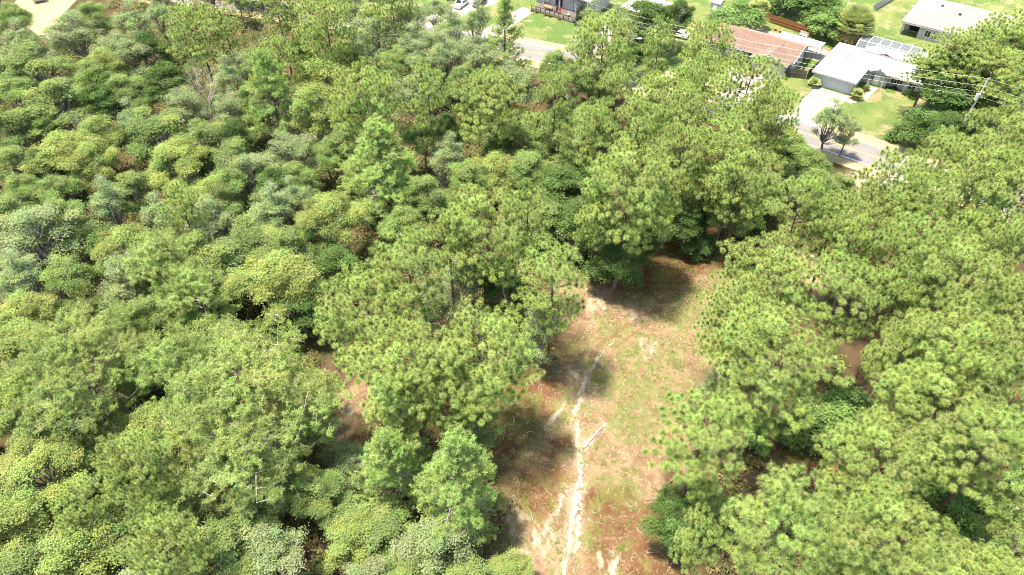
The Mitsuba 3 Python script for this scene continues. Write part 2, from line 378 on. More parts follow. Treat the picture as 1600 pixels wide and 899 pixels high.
def window(parent, frame, axis, at, c0, c1, z0, z1, out, fb='aluminium_frame', mull=1, pane_bsdf='dark_glass'):
    "frame and glass standing proud of a wall; axis: the wall's running direction ('a' or 'b'), at: the wall plane, out: +1 / -1"
    f, g, w = MB(frame), MB(frame), .07

    def bx(mb, c, d, e, h, t0, t1):
        t0, t1 = sorted((at + out * t0, at + out * t1))
        mb.box(c, d, t0, t1, e, h) if axis == 'a' else mb.box(t0, t1, c, d, e, h)
    for c, d, e, h in ((c0 - w, c1 + w, z1, z1 + w), (c0 - w, c1 + w, z0 - w, z0), (c0 - w, c0, z0, z1), (c1, c1 + w, z0, z1)):
        bx(f, c, d, e, h, .003, .08)
    for i in range(1, mull + 1):
        m = c0 + (c1 - c0) * i / (mull + 1); bx(f, m - .03, m + .03, z0, z1, .032, .07)
    bx(g, c0, c1, z0, z1, .003, .03)
    k = part(parent, 'window', f.mesh(), fb)
    part(k, 'pane', g.mesh(), pane_bsdf)
    return k


# --- the white roofed house with the pool cage
h = thing('white_house', 'pale house with white shingle roof, garage and driveway at the upper right', 'house')
w = MB(H); w.box(-2.1, 5.4, 1.5, 8.3, 0, 2.62); w.box(-2.1, 6.2, 8.3, 16.2, 0, 2.62); w.box(6.2, 15.5, 9.6, 15.6, 0, 2.62); w.box(13.0, 15.5, 8.9, 9.6, 0, 2.62)
w.box(6.2, 9.9, 8.35, 9.6, 0, 2.62)
part(h, 'wall', w.mesh(), 'pale_blue_paint')
r = MB(H); hip_roof_b(r, -2.65, 5.95, .9, 16.75, 2.75, 4.55, 4.1, 4.1)
part(h, 'roof', r.mesh(), 'white_shingle', label='white shingle roof over the garage wing')
r = MB(H); hip_roof(r, 1.7, 16.1, 8.0, 15.9, 2.74, 4.35, 0, 3.6)
k = part(h, 'roof', r.mesh(), 'white_shingle', label='white main roof running along the street')
v = MB(H); v.bar((1.65, 5.6, 4.60), (1.65, 9.4, 4.60), .3, .1); part(k, 'ridge_vent', v.mesh(), 'grey_shingle')
v = MB(H); v.bar((3.0, 11.95, 4.40), (12.6, 11.95, 4.40), .22, .09); part(k, 'ridge_vent', v.mesh(), 'grey_shingle')
r = MB(H); hip_roof_b(r, 2.6, 11.6, 14.2, 19.6, 2.90, 4.05, 0, 3.0)
part(h, 'roof', r.mesh(), 'white_shingle', label='low white lanai roof reaching into the pool cage')
r = MB(H); hip_roof_b(r, 6.4, 9.7, 7.5, 11.2, 2.78, 3.75, 0, 0); part(h, 'porch_roof', r.mesh(), 'white_shingle')
gb = MB(H); gb.add([(6.5, 7.75, 2.64), (9.6, 7.75, 2.64), (8.05, 7.75, 3.55), (6.5, 7.95, 2.64), (9.6, 7.95, 2.64), (8.05, 7.95, 3.55)], [[0, 1, 2], [3, 5, 4], [0, 2, 5], [0, 5, 3], [1, 4, 5], [1, 5, 2]])
part(h, 'gable', gb.mesh(), 'pale_blue_paint')
for a in (6.75, 9.35):
    c = MB(H); c.box(a - .12, a + .12, 7.78, 8.02, 0, 2.63); part(h, 'porch_post', c.mesh(), 'white_paint')
fs = MB(H); fs.box(-2.62, 5.92, .90, .99, 2.44, 2.58); fs.box(9.9, 16.05, 8.02, 8.10, 2.44, 2.57); part(h, 'fascia', fs.mesh(), 'white_paint')
gd = part(h, 'garage_door', MB(H).box(-.1, 4.8, 1.40, 1.47, .03, 2.2).mesh(), 'pale_blue_paint', label='wide pale blue garage door')
for i in range(4):
    part(gd, 'panel', MB(H).box(0.0, 4.7, 1.365, 1.398, .08 + i * .53, .08 + i * .53 + .48).mesh(), 'pale_blue_paint')
fd = part(h, 'front_door', MB(H).box(7.5, 8.5, 8.26, 8.33, .05, 2.15).mesh(), 'aluminium_frame')
part(fd, 'handle', MB(H).box(8.36, 8.42, 8.20, 8.255, 1.0, 1.2).mesh(), 'black_metal')
window(h, H, 'a', 9.6, 10.4, 12.4, .75, 2.1, -1, mull=3)
window(h, H, 'a', 8.9, 13.7, 14.9, .8, 2.0, -1)
window(h, H, 'a', 8.35, 6.75, 7.35, .7, 2.1, -1)
window(h, H, 'b', 5.4, 3.0, 4.4, .9, 2.0, 1)
window(h, H, 'b', -2.1, 10.2, 11.6, .9, 2.0, -1)
window(h, H, 'b', -2.1, 5.0, 6.4, .9, 2.0, -1)

c = thing('pool_cage', 'screened pool enclosure with white frame behind the white roofed house', 'pool enclosure')
A0, A1, B0, B1, Z1, Z2 = .6, 12.2, 17.2, 24.2, 2.5, 3.5
ts = np.linspace(A0, A1, 7); bs = [B0, B0 + 1.5, B1 - 2.0, B1]; zs = [Z1, Z2, Z2, Z1]
fr = MB(H)
for a in ts:
    fr.bar((a, B1, 0), (a, B1, Z1), .11)
    for i in range(3): fr.bar((a, bs[i], zs[i]), (a, bs[i + 1], zs[i + 1]), .11)
for a in (A0, A1):
    for b in (B0, (B0 + B1) / 2): fr.bar((a, b, 0), (a, b, Z2 if b != B0 else Z1), .11)
for i in range(4): fr.bar((A0, bs[i], zs[i]), (A1, bs[i], zs[i]), .12)
fr.bar((A0, B1, .9), (A1, B1, .9), .09)
for a in (A0, A1): fr.bar((a, B0, .9), (a, B1, .9), .09); fr.bar((a, B0, Z1), (a, B1, Z1), .1)
part(c, 'frame', fr.mesh(), 'aluminium_frame')
for i in range(6):
    x0, x1 = ts[i] + .05, ts[i + 1] - .05
    for j in range(3):
        e = .03
        part(c, 'screen_panel', MB(H).add([(x0, bs[j] + e, zs[j]), (x1, bs[j] + e, zs[j]), (x1, bs[j + 1] - e, zs[j + 1]), (x0, bs[j + 1] - e, zs[j + 1])], [[0, 1, 2, 3]]).mesh(), 'insect_screen')
    part(c, 'screen_panel', MB(H).add([(x0, B1, .05), (x1, B1, .05), (x1, B1, Z1), (x0, B1, Z1)], [[0, 1, 2, 3]]).mesh(), 'insect_screen')
for a in (A0, A1):
    for b0, b1 in ((B0, (B0 + B1) / 2), ((B0 + B1) / 2, B1)):
        part(c, 'screen_panel', MB(H).add([(a, b0 + .05, .05), (a, b1 - .05, .05), (a, b1 - .05, Z1), (a, b0 + .05, Z1)], [[0, 1, 2, 3]]).mesh(), 'insect_screen')

# --- the brown roofed house
h = thing('brown_house', 'white house with reddish brown shingle roof and front gable, left of the white roofed house', 'house')
w = MB(H); w.box(-24.6, -7.0, 2.2, 11.0, 0, 2.62); w.box(-14.2, -7.6, -.3, 2.2, 0, 2.62)
w.add([(-7.0, 2.2, 2.62), (-7.0, 11.0, 2.62), (-7.0, 6.6, 4.35), (-7.2, 2.2, 2.62), (-7.2, 11.0, 2.62), (-7.2, 6.6, 4.35)], [[0, 1, 2], [3, 5, 4], [0, 2, 5], [0, 5, 3], [1, 4, 5], [1, 5, 2]])
part(h, 'wall', w.mesh(), 'white_paint')
gb = MB(H); gb.add([(-14.2, -.3, 2.63), (-7.6, -.3, 2.63), (-10.9, -.3, 4.0), (-14.2, -.1, 2.63), (-7.6, -.1, 2.63), (-10.9, -.1, 4.0)], [[0, 1, 2], [3, 5, 4], [0, 2, 5], [0, 5, 3], [1, 4, 5], [1, 5, 2]])
part(h, 'gable', gb.mesh(), 'white_paint')
r = MB(H); hip_roof(r, -25.0, -6.5, 1.5, 11.7, 2.74, 4.55, 0, 0); part(h, 'roof', r.mesh(), 'brown_shingle', label='long reddish brown main roof')
r = MB(H); hip_roof_b(r, -14.8, -7.0, -.7, 6.5, 2.72, 4.30, 0, 0); part(h, 'roof', r.mesh(), 'brown_shingle', label='reddish brown roof of the front gable wing')
t_ = MB(H); t_.bar((-14.85, -.72, 2.68), (-10.9, -.72, 4.27), .1, .2); t_.bar((-6.95, -.72, 2.68), (-10.9, -.72, 4.27), .1, .2)
t_.bar((-6.48, 1.45, 2.68), (-6.48, 6.6, 4.5), .1, .2); t_.bar((-6.48, 11.75, 2.68), (-6.48, 6.6, 4.5), .1, .2); t_.box(-25, -14.9, 1.40, 1.49, 2.5, 2.68)
part(h, 'bargeboard', t_.mesh(), 'white_paint')
bl_ = MB(H); bl_.box(-13.2, -8.6, -.40, -.303, 2.42, 2.56); part(h, 'trim', bl_.mesh(), 'cedar_wood')
for a0, a1 in ((-18.4, -16.7), (-16.0, -14.5), (-22.6, -21.0)):
    window(h, H, 'a', 2.2, a0, a1, .8, 2.2, -1)
part(h, 'garage_door', MB(H).box(-13.4, -8.4, -.37, -.303, .03, 2.15).mesh(), 'white_paint')
window(h, H, 'b', -7.0, 4.0, 5.0, .9, 2.0, 1); window(h, H, 'b', -7.0, 6.6, 7.6, .9, 2.0, 1)
part(h, 'side_door', MB(H).box(-6.997, -6.93, 9.3, 10.4, .05, 2.15).mesh(), 'dark_glass')
for a in (-19.3, -16.35, -14.95):
    part(h, 'porch_post', MB(H).box(a - .14, a + .14, 1.55, 1.83, 0, 2.56).mesh(), 'white_paint')
cp = part(h, 'carport_roof', MB(H).box(-14.2, -4.9, 11.75, 15.2, 2.42, 2.58).mesh(), 'white_paint', label='flat white carport roof at the rear')
for a in (-14, -9.6, -5.2):
    part(cp, 'post', MB(H).box(a - .06, a + .06, 15.0, 15.12, 0, 2.42).mesh(), 'aluminium_frame')

# --- the grey hip roofed house
h = thing('grey_house', 'white house with a wide light grey hip roof in the upper right corner', 'house')
w = MB(H); w.box(8.6, 24.0, 35.6, 52, 0, 2.85); w.box(5.1, 8.6, 38.6, 52, 0, 2.85); w.box(5.1, 5.4, 35.6, 36.0, 0, 2.85)
part(h, 'wall', w.mesh(), 'white_paint')
r = MB(H); hip_roof(r, 4.6, 24.8, 35.1, 52.4, 2.98, 6.1, 8.4, 8.4); k = part(h, 'roof', r.mesh(), 'grey_shingle')
for a, b, zz in ((10.4, 42.6, 5.15), (14.4, 40.6, 4.97)):
    v = MB(H); v.box(a - .25, a + .25, b - .25, b + .25, zz - .3, zz + .28); part(k, 'roof_vent', v.mesh(), 'black_metal')
fs = MB(H); fs.box(4.62, 24.7, 35.08, 35.17, 2.62, 2.81); fs.box(4.58, 4.66, 35.2, 52.3, 2.62, 2.81); part(h, 'fascia', fs.mesh(), 'white_paint')
window(h, H, 'a', 38.6, 6.3, 8.2, .3, 2.2, -1, fb='black_metal', mull=2)
for a in (10.0, 11.5):
    window(h, H, 'a', 35.6, a, a + 1.0, .8, 2.1, -1)
window(h, H, 'b', 5.1, 42, 43.6, .8, 2.1, -1)

# --- the house with the long porch at the top edge
P = H
h = thing('porch_house', 'white house with black framed windows and long porch at the top edge', 'house')
w = MB(P); w.box(-69.5, -54.2, 1.4, 10, 0, 3.6); part(h, 'wall', w.mesh(), 'white_paint')
r = MB(P); hip_roof(r, -70.0, -53.7, .6, 10.8, 3.72, 5.6, 4, 4); part(h, 'roof', r.mesh(), 'grey_shingle')
for a0, a1, b in ((-67.4, -65.3, 'pale_blue_paint'), (-58.6, -56.6, 'pale_blue_paint'), (-63.6, -63.0, 'dark_glass'), (-62.2, -61.8, 'dark_glass')):
    window(h, P, 'a', 1.4, a0, a1, .6, 2.9, -1, fb='black_metal', mull=0, pane_bsdf=b)
dk = part(h, 'porch_deck', MB(P).box(-67.2, -55.4, -3.6, 1.39, .03, .28).mesh(), 'grey_wood')
for i in range(10):
    a = -67.1 + i * 1.29
    part(dk, 'post', MB(P).box(a - .06, a + .06, -3.56, -3.44, .281, 1.15).mesh(), 'black_metal')
rl = MB(P); rl.box(-67.2, -55.4, -3.54, -3.46, 1.151, 1.25); rl.box(-67.2, -55.4, -3.53, -3.47, .55, .62); part(dk, 'rail', rl.mesh(), 'black_metal')
for i in range(3):
    a = -66.9 + i * 4.6
    part(h, 'porch_post', MB(P).box(a, a + .18, .8, .98, .281, 3.4).mesh(), 'white_paint')

# --- the house behind the big oak and a white shed
h = thing('pale_house', 'pale bluish roofed house mostly hidden behind the big dark oak', 'house')
w = MB(H); w.box(-48, -35.6, 5.2, 13.5, 0, 2.6); part(h, 'wall', w.mesh(), 'pale_blue_paint')
r = MB(H); hip_roof(r, -48.6, -35, 4.6, 14.1, 2.72, 4.6, 4.5, 4.5); part(h, 'roof', r.mesh(), 'white_shingle')
window(h, H, 'a', 5.2, -38.6, -37.2, .8, 2.1, -1); window(h, H, 'a', 5.2, -45, -43.5, .8, 2.1, -1)
h = thing('garden_shed', 'small white shed on the lawn right of the big dark oak', 'shed')
part(h, 'wall', MB(H).box(-33.6, -31.4, 21.2, 23.2, 0, 2.2).mesh(), 'white_paint')
r = MB(H); hip_roof(r, -33.8, -31.2, 21.0, 23.4, 2.3, 2.9); part(h, 'roof', r.mesh(), 'white_shingle')
part(h, 'door', MB(H).box(-33.0, -32.0, 21.13, 21.197, .05, 1.9).mesh(), 'aluminium_frame')
h = thing('trailer', 'grey and white trailer standing at the top left on the dry lawn', 'trailer')
q = Frame(-114.0, 168.5, 28)
part(h, 'body', MB(q).box(-1.3, 1.3, -2.6, 2.6, .5, 2.3).mesh(), 'white_paint')
part(h, 'rear_door', MB(q).box(-1.0, 1.0, -2.66, -2.603, .65, 2.1).mesh(), 'steel', label='grey rear door')
for s in (-1, 1):
    part(h, 'wheel', MB(q).tube([(s * 1.34, 0, .36), (s * 1.12, 0, .36)], .36, 12).mesh(), 'rubber')

# ------------------------------------------------------------------ fences, poles, garden things
def at(a, b, z=0.0):
    return H([a, b, z])


def fence(name, label, cat, p, q, hgt, n, bsdf, post=.06, boards=True, group=None):
    t = thing(name, label, cat, group)
    p, q = np.array(p, float), np.array(q, float); d = (q - p); L = np.linalg.norm(d); d /= L; nn = np.array([-d[1], d[0]])
    F_ = lambda s, o, z: H([*(p + d * s + nn * o), z])
    sec = L / n
    for i in range(n + 1):
        m = MB()
        for s0, s1 in ((i * sec - post, i * sec + post),):
            v = [F_(s, o, z) for s in (s0, s1) for o in (-post, post) for z in (0, hgt + .1)]
            m.add(v, [[0, 1, 3, 2], [4, 6, 7, 5], [0, 4, 5, 1], [2, 3, 7, 6], [0, 2, 6, 4], [1, 5, 7, 3]])
        part(t, 'post', m.mesh(), bsdf)
    for i in range(n):
        m = MB(); s = i * sec + post + .01; e = (i + 1) * sec - post - .01
        k = max(2, int((e - s) / .16))
        for j in range(k):
            s0 = s + (e - s) * j / k; s1 = s + (e - s) * (j + .93) / k; top = hgt + .03 * random.random(); off = .012 * (j % 2)
            v = [F_(x, o, z) for x in (s0, s1) for o in (off - .012, off + .012) for z in (.05, top)]
            m.add(v, [[0, 1, 3, 2], [4, 6, 7, 5], [0, 4, 5, 1], [2, 3, 7, 6], [0, 2, 6, 4], [1, 5, 7, 3]])
        for z in (.4, hgt * .55):
            v = [F_(x, o, zz) for x in (s, e) for o in (-.07, -.015) for zz in (z, z + .09)]
            m.add(v, [[0, 1, 3, 2], [4, 6, 7, 5], [0, 4, 5, 1], [2, 3, 7, 6], [0, 2, 6, 4], [1, 5, 7, 3]])
        part(t, 'panel', m.mesh(), bsdf)
    return t


random.seed(3)
fence('cedar_fence', 'orange brown cedar fence behind the brown roofed house', 'fence', (-22.4, 24.2), (-9.6, 22.4), 1.85, 6, 'cedar_wood')
fence('plank_fence', 'long weathered grey plank fence between the brown and white roofed houses', 'fence', (-3.6, 2.6), (-2.7, 24.6), 1.85, 9, 'grey_wood')
fence('plank_fence', 'short dark plank fence joining the brown roofed house to the long fence', 'fence', (-7.4, 1.0), (-3.8, 2.4), 1.75, 2, 'grey_wood')
fence('vinyl_fence', 'white vinyl fence running back beside the lawn at the top right', 'fence', (-3.4, 43.5), (-.4, 62), 1.8, 8, 'white_paint')


def pole(key_label, x, y, hgt, r, bsdf, lean=0.0, lamp=False, trans=False, name='utility_pole', cat='pole'):
    t = thing(name, key_label, cat)
    m = MB().tube([(x, y, 0), (x + lean * .5, y, hgt * .5), (x + lean, y, hgt)], [r, r * .85, r * .7], 10); part(t, 'post', m.mesh(), bsdf, smooth=35)
    X = np.array([x + lean, y, hgt])
    if trans:
        m = MB().tube([X + [-.45, -.2, -3.6], X + [-.45, -.2, -2.5]], .32, 12); part(t, 'transformer', m.mesh(), 'white_paint', label='pale grey transformer can', smooth=35)
        for z in (0.15, -1.2, -2.2, -3.0):
            m = MB().tube([X + [0, -.22, z - .15], X + [0, -.22, z + .15]], .07, 6); part(t, 'insulator', m.mesh(), 'white_paint')
    if lamp:
        m = MB().tube([X + [0, 0, -.5], X + [.8, 0, .1], X + [1.7, 0, .2]], .05, 6); part(t, 'arm', m.mesh(), 'steel')
        m = MB().add(*ball(X + [2.0, 0, .12], (.55, .26, .16))); part(t, 'lamp_head', m.mesh(), 'white_paint', smooth=True)
    return X


def ball(c, r, sub=2):
    import trimesh
    s = trimesh.creation.icosphere(subdivisions=sub)
    return np.asarray(s.vertices) * np.asarray(r) + np.asarray(c), np.asarray(s.faces)


pa = at(25.4, -9.3)
XA = pole('leaning wooden power pole with transformer in front of the dark tree at right', pa[0], pa[1], 14.0, .18, 'dead_wood', lean=.5, trans=True)
pb = at(-45.2, -14.6)
XB = pole('slim pale power pole in front of the long porch', pb[0], pb[1], 10.5, .11, 'dead_wood')
pl = at(-31.2, -21.9)
XC = pole('dark street lamp post with a white lamp arm beside the road', pl[0], pl[1], 9.4, .12, 'grey_wood', lamp=True, name='street_lamp', cat='street lamp')
pd = at(-77.5, -21.0)
XD = pole('slim dark pole rising in front of the white driveway at the top edge', pd[0], pd[1], 11.5, .10, 'black_metal')


def wire(p, q, sag, label):
    t = np.linspace(0, 1, 24)[:, None]
    pts = np.asarray(p) * (1 - t) + np.asarray(q) * t - np.array([0, 0, 1.]) * (4 * sag * t * (1 - t))
    single('power_wire', MB().tube(pts, .009, 4).mesh(), 'steel', label, 'wire', 'overhead power wires along the street')


right = at(95, -8.5, 13.0)
for i, (z, n_) in enumerate(((.1, 'topmost'), (-1.2, 'second highest'), (-2.2, 'third highest'), (-3.0, 'lowest'))):
    wire(XA + [0, -.22, z], XB + [0, -.1, z * .8 - .1], 1.3, f'{n_} overhead wire running left from the leaning power pole')
    wire(XA + [0, -.22, z], right + [0, 0, z], .9, f'{n_} overhead wire running right from the leaning power pole')


def wheelie_bin():
    t = thing('wheelie_bin', 'blue wheelie bin beside the pale garage door', 'bin'); x = H([-.75, .85, 0])
    q = Frame(x[0], x[1], -37)
    part(t, 'body', MB(q).box(-.3, .3, -.36, .36, .12, 1.0).mesh(), 'blue_plastic')
    part(t, 'lid', MB(q).box(-.33, .33, -.4, .4, 1.003, 1.09).mesh(), 'blue_plastic')
    for s in (-.25, .25):
        part(t, 'wheel', MB(q).tube([(s - .04, .3, .13), (s + .04, .3, .13)], .125, 10).mesh(), 'rubber')


wheelie_bin()
t = thing('mailbox', 'dark roadside mailbox post on the verge left of the brown roofed house', 'mailbox'); x = at(-23.3, -11.6); q = Frame(x[0], x[1], -37)
part(t, 'post', MB(q).box(-.12, .12, -.12, .12, 0, 1.1).mesh(), 'grey_wood'); part(t, 'box', MB(q).box(-.2, .2, -.3, .3, 1.103, 1.5).mesh(), 'black_metal')
t = thing('garden_bench', 'weathered grey garden bench in front of the cedar fence', 'bench'); x = at(-11.2, 21.0); q = Frame(x[0], x[1], -45)
part(t, 'seat', MB(q).box(-1, 1, -.35, .35, .42, .5).mesh(), 'concrete'); part(t, 'backrest', MB(q).box(-1, 1, .28, .36, .503, 1.15).mesh(), 'dead_wood')
for s in (-.9, .9):
    for o in (-.3, .3): part(t, 'leg', MB(q).box(s - .05, s + .05, o - .05, o + .05, 0, .417).mesh(), 'grey_wood')
t = thing('water_tank', 'white upright tank standing on the rear patio of the brown roofed house', 'tank'); x = at(-21.2, 15.6)
part(t, 'body', MB().tube([(x[0], x[1], .04), (x[0], x[1], 1.8)], .62, 16).mesh(), 'white_paint', smooth=35); part(t, 'dome', MB().add(*ball((x[0], x[1], 1.8), (.62, .62, .3))).mesh(), 'white_paint', smooth=True)
for a, b, lab in ((-17.4, 20.6, 'left terracotta pot on the grass behind the brown roofed house'), (-16.2, 20.3, 'right terracotta pot on the grass behind the brown roofed house')):
    x = at(a, b); single('flower_pot', MB().tube([(x[0], x[1], .02), (x[0], x[1], .5)], [.25, .36], 10).mesh(), 'terracotta', lab, 'pot', smooth=35)
t = thing('air_conditioner', 'dark air conditioning unit beside the side wall of the brown roofed house', 'air conditioner'); x = at(-5.9, 4.6); q = Frame(x[0], x[1], -37)
part(t, 'case', MB(q).box(-.42, .42, -.42, .42, .1, .9).mesh(), 'steel'); part(t, 'fan_grille', MB(q).tube([(0, 0, .903), (0, 0, .94)], .36, 14).mesh(), 'black_metal'); part(t, 'plinth', MB(q).box(-.5, .5, -.5, .5, 0, .098).mesh(), 'concrete')


def chair(a, b, bsdf, label, deg):
    t = thing('porch_chair', label, 'chair'); x = at(a, b); q = Frame(x[0], x[1], deg, .28)
    part(t, 'seat', MB(q).box(-.3, .3, -.3, .3, .36, .43).mesh(), bsdf); part(t, 'backrest', MB(q).box(-.3, .3, .27, .33, .433, 1.05).mesh(), bsdf)
    for s in (-.26, .26):
        for o in (-.24, .24): part(t, 'leg', MB(q).box(s - .03, s + .03, o - .03, o + .03, 0, .357).mesh(), 'black_metal')


chair(-60.6, -1.6, 'red_plastic', 'red chair on the long porch', -30)
chair(-61.6, -1.3, 'car_dark', 'dark chair left of the red chair on the long porch', -45)
chair(-58.0, -1.6, 'white_paint', 'white chair at the right end of the long porch', -30)
t = thing('porch_table', 'brown wooden table on the long porch left of the chairs', 'table'); x = at(-63.8, -1.4); q = Frame(x[0], x[1], -37, .28)
part(t, 'tabletop', MB(q).box(-1.1, 1.1, -.45, .45, .68, .75).mesh(), 'terracotta')
for s in (-.95, .95):
    for o in (-.35, .35): part(t, 'leg', MB(q).box(s - .05, s + .05, o - .05, o + .05, 0, .677).mesh(), 'black_metal')
t = thing('kayak', 'orange kayak standing on end beside the dark shrub at the porch', 'kayak'); x = at(-51.6, -2.4)
part(t, 'hull', MB().add(*ball((x[0], x[1], 1.35), (.55, .35, 1.35), 3)).mesh(), 'orange_plastic', smooth=True); part(t, 'cockpit', MB().add(*ball((x[0], x[1] - .3, 1.4), (.26, .12, .5))).mesh(), 'black_metal', smooth=True)


def car(label, a, b, deg, bsdf, frame=H, van=False):
    t = thing('parked_car', label, 'car'); x = frame([a, b, 0]) if frame else (a, b, 0); q = Frame(x[0], x[1], deg)
    prof = [(-2.2, .35), (-2.25, .8), (-2.1, 1.0), (-1.9, 1.02), (-1.45, 1.5), (.35, 1.5), (1.0, 1.03), (2.0, .9), (2.25, .7), (2.2, .35)] if not van else [(-2.4, .35), (-2.45, 1.0), (-2.35, 1.75), (.9, 1.8), (1.5, 1.1), (2.3, .95), (2.4, .35)]
    n = len(prof); v = [(x_, s * (.88 if z < 1.1 else .74), z) for s in (-1, 1) for x_, z in prof]
    import shapely
    from trimesh.creation import triangulate_polygon
    pv, pf = triangulate_polygon(shapely.Polygon(prof), engine='earcut')
    order = [int(np.argmin(np.hypot(*(np.array(prof) - p).T))) for p in pv]
    f = [[order[c] for c in tri] for tri in pf] + [[order[c] + n for c in tri[::-1]] for tri in pf] + [[i, (i + 1) % n, n + (i + 1) % n] for i in range(n)] + [[i, n + (i + 1) % n, n + i] for i in range(n)]
    part(t, 'body', MB(q).add(v, f).mesh(), bsdf)
    g = [((-1.86, 1.08), (-1.5, 1.45)), ((.42, 1.47), (.95, 1.08))] if not van else [((.95, 1.75), (1.45, 1.15))]
    for (x0, z0), (x1, z1) in g:
        nx, nz = (-(z1 - z0), x1 - x0); ln = math.hypot(nx, nz); o = .012 * (1 if nz > 0 else -1); nx, nz = nx / ln * o, nz / ln * o
        part(t, 'windscreen', MB(q).add([(x0 + nx, -.66, z0 + nz), (x1 + nx, -.66, z1 + nz), (x1 + nx, .66, z1 + nz), (x0 + nx, .66, z0 + nz)], [[0, 1, 2, 3]]).mesh(), 'dark_glass')
    for s in (-1, 1):
        part(t, 'side_window', MB(q).add([(-1.5, s * .865, 1.06), (.75, s * .865, 1.06), (.3, s * .765, 1.42), (-1.3, s * .765, 1.42)], [[0, 1, 2, 3]]).mesh(), 'dark_glass')
        for x_ in (-1.35, 1.4):
            w_ = part(t, 'wheel', MB(q).tube([(x_, s * .70, .33), (x_, s * .91, .33)], .33, 14).mesh(), 'rubber')
            part(w_, 'rim', MB(q).tube([(x_, s * .912, .33), (x_, s * .925, .33)], .2, 10).mesh(), 'steel')
        part(t, 'headlight', MB(q).box(2.16, 2.27, s * .55 - .15, s * .55 + .15, .66, .8).mesh(), 'aluminium_frame')


car('white van facing the street on the driveway at the top edge', -81.8, -11.6, -115, 'car_white', van=True)
car('black car on the driveway at the top edge, right of the white van', -78.6, -8.6, -118, 'car_dark')
car('black car at the top edge, left of the white van', -87.6, -9.6, -75, 'car_dark')
car('red car on the dry lawn at the top left', -104.2, 170.4, 12, 'car_red', frame=None)
car('white car under the big dark oak, partly hidden by pines', -33.2, 4.6, 150, 'car_white')
car('white car parked behind pines before the brown roofed house', -15.2, -6.2, -110, 'car_white')
t = thing('boat', 'small white boat under trees left of the dry lawn', 'boat'); q = Frame(-98.5, 146.0, 20)
hull = MB(q); ls = np.linspace(-2.2, 2.2, 9); wd = .95 * np.sqrt(np.clip(1 - (np.clip(ls, 0, 9) / 2.25) ** 2, 0, 1))
v = [(l, s * w_, .95 + .06 * max(l, 0)) for s in (-1, 1) for l, w_ in zip(ls, wd)] + [(l, 0, .35) for l in ls]
f = []
for i in range(8):
    f += [[i, i + 1, 19 + i], [i, 19 + i, 18 + i], [9 + i, 18 + i, 19 + i], [9 + i, 19 + i, 10 + i]]
f += [[0, 18, 9]]
part(t, 'hull', hull.add(v, f).mesh(), 'white_paint'); part(t, 'cover', MB(q).add([(l, s * w_ * .9, .93 + .06 * max(l, 0) + (.25 if abs(s) < .5 else 0)) for s in (-1, 0, 1) for l, w_ in zip(ls, wd)], [[i + j * 9, i + 1 + j * 9, i + 10 + j * 9, i + 9 + j * 9] for j in range(2) for i in range(8)]).mesh(), 'pale_blue_paint')

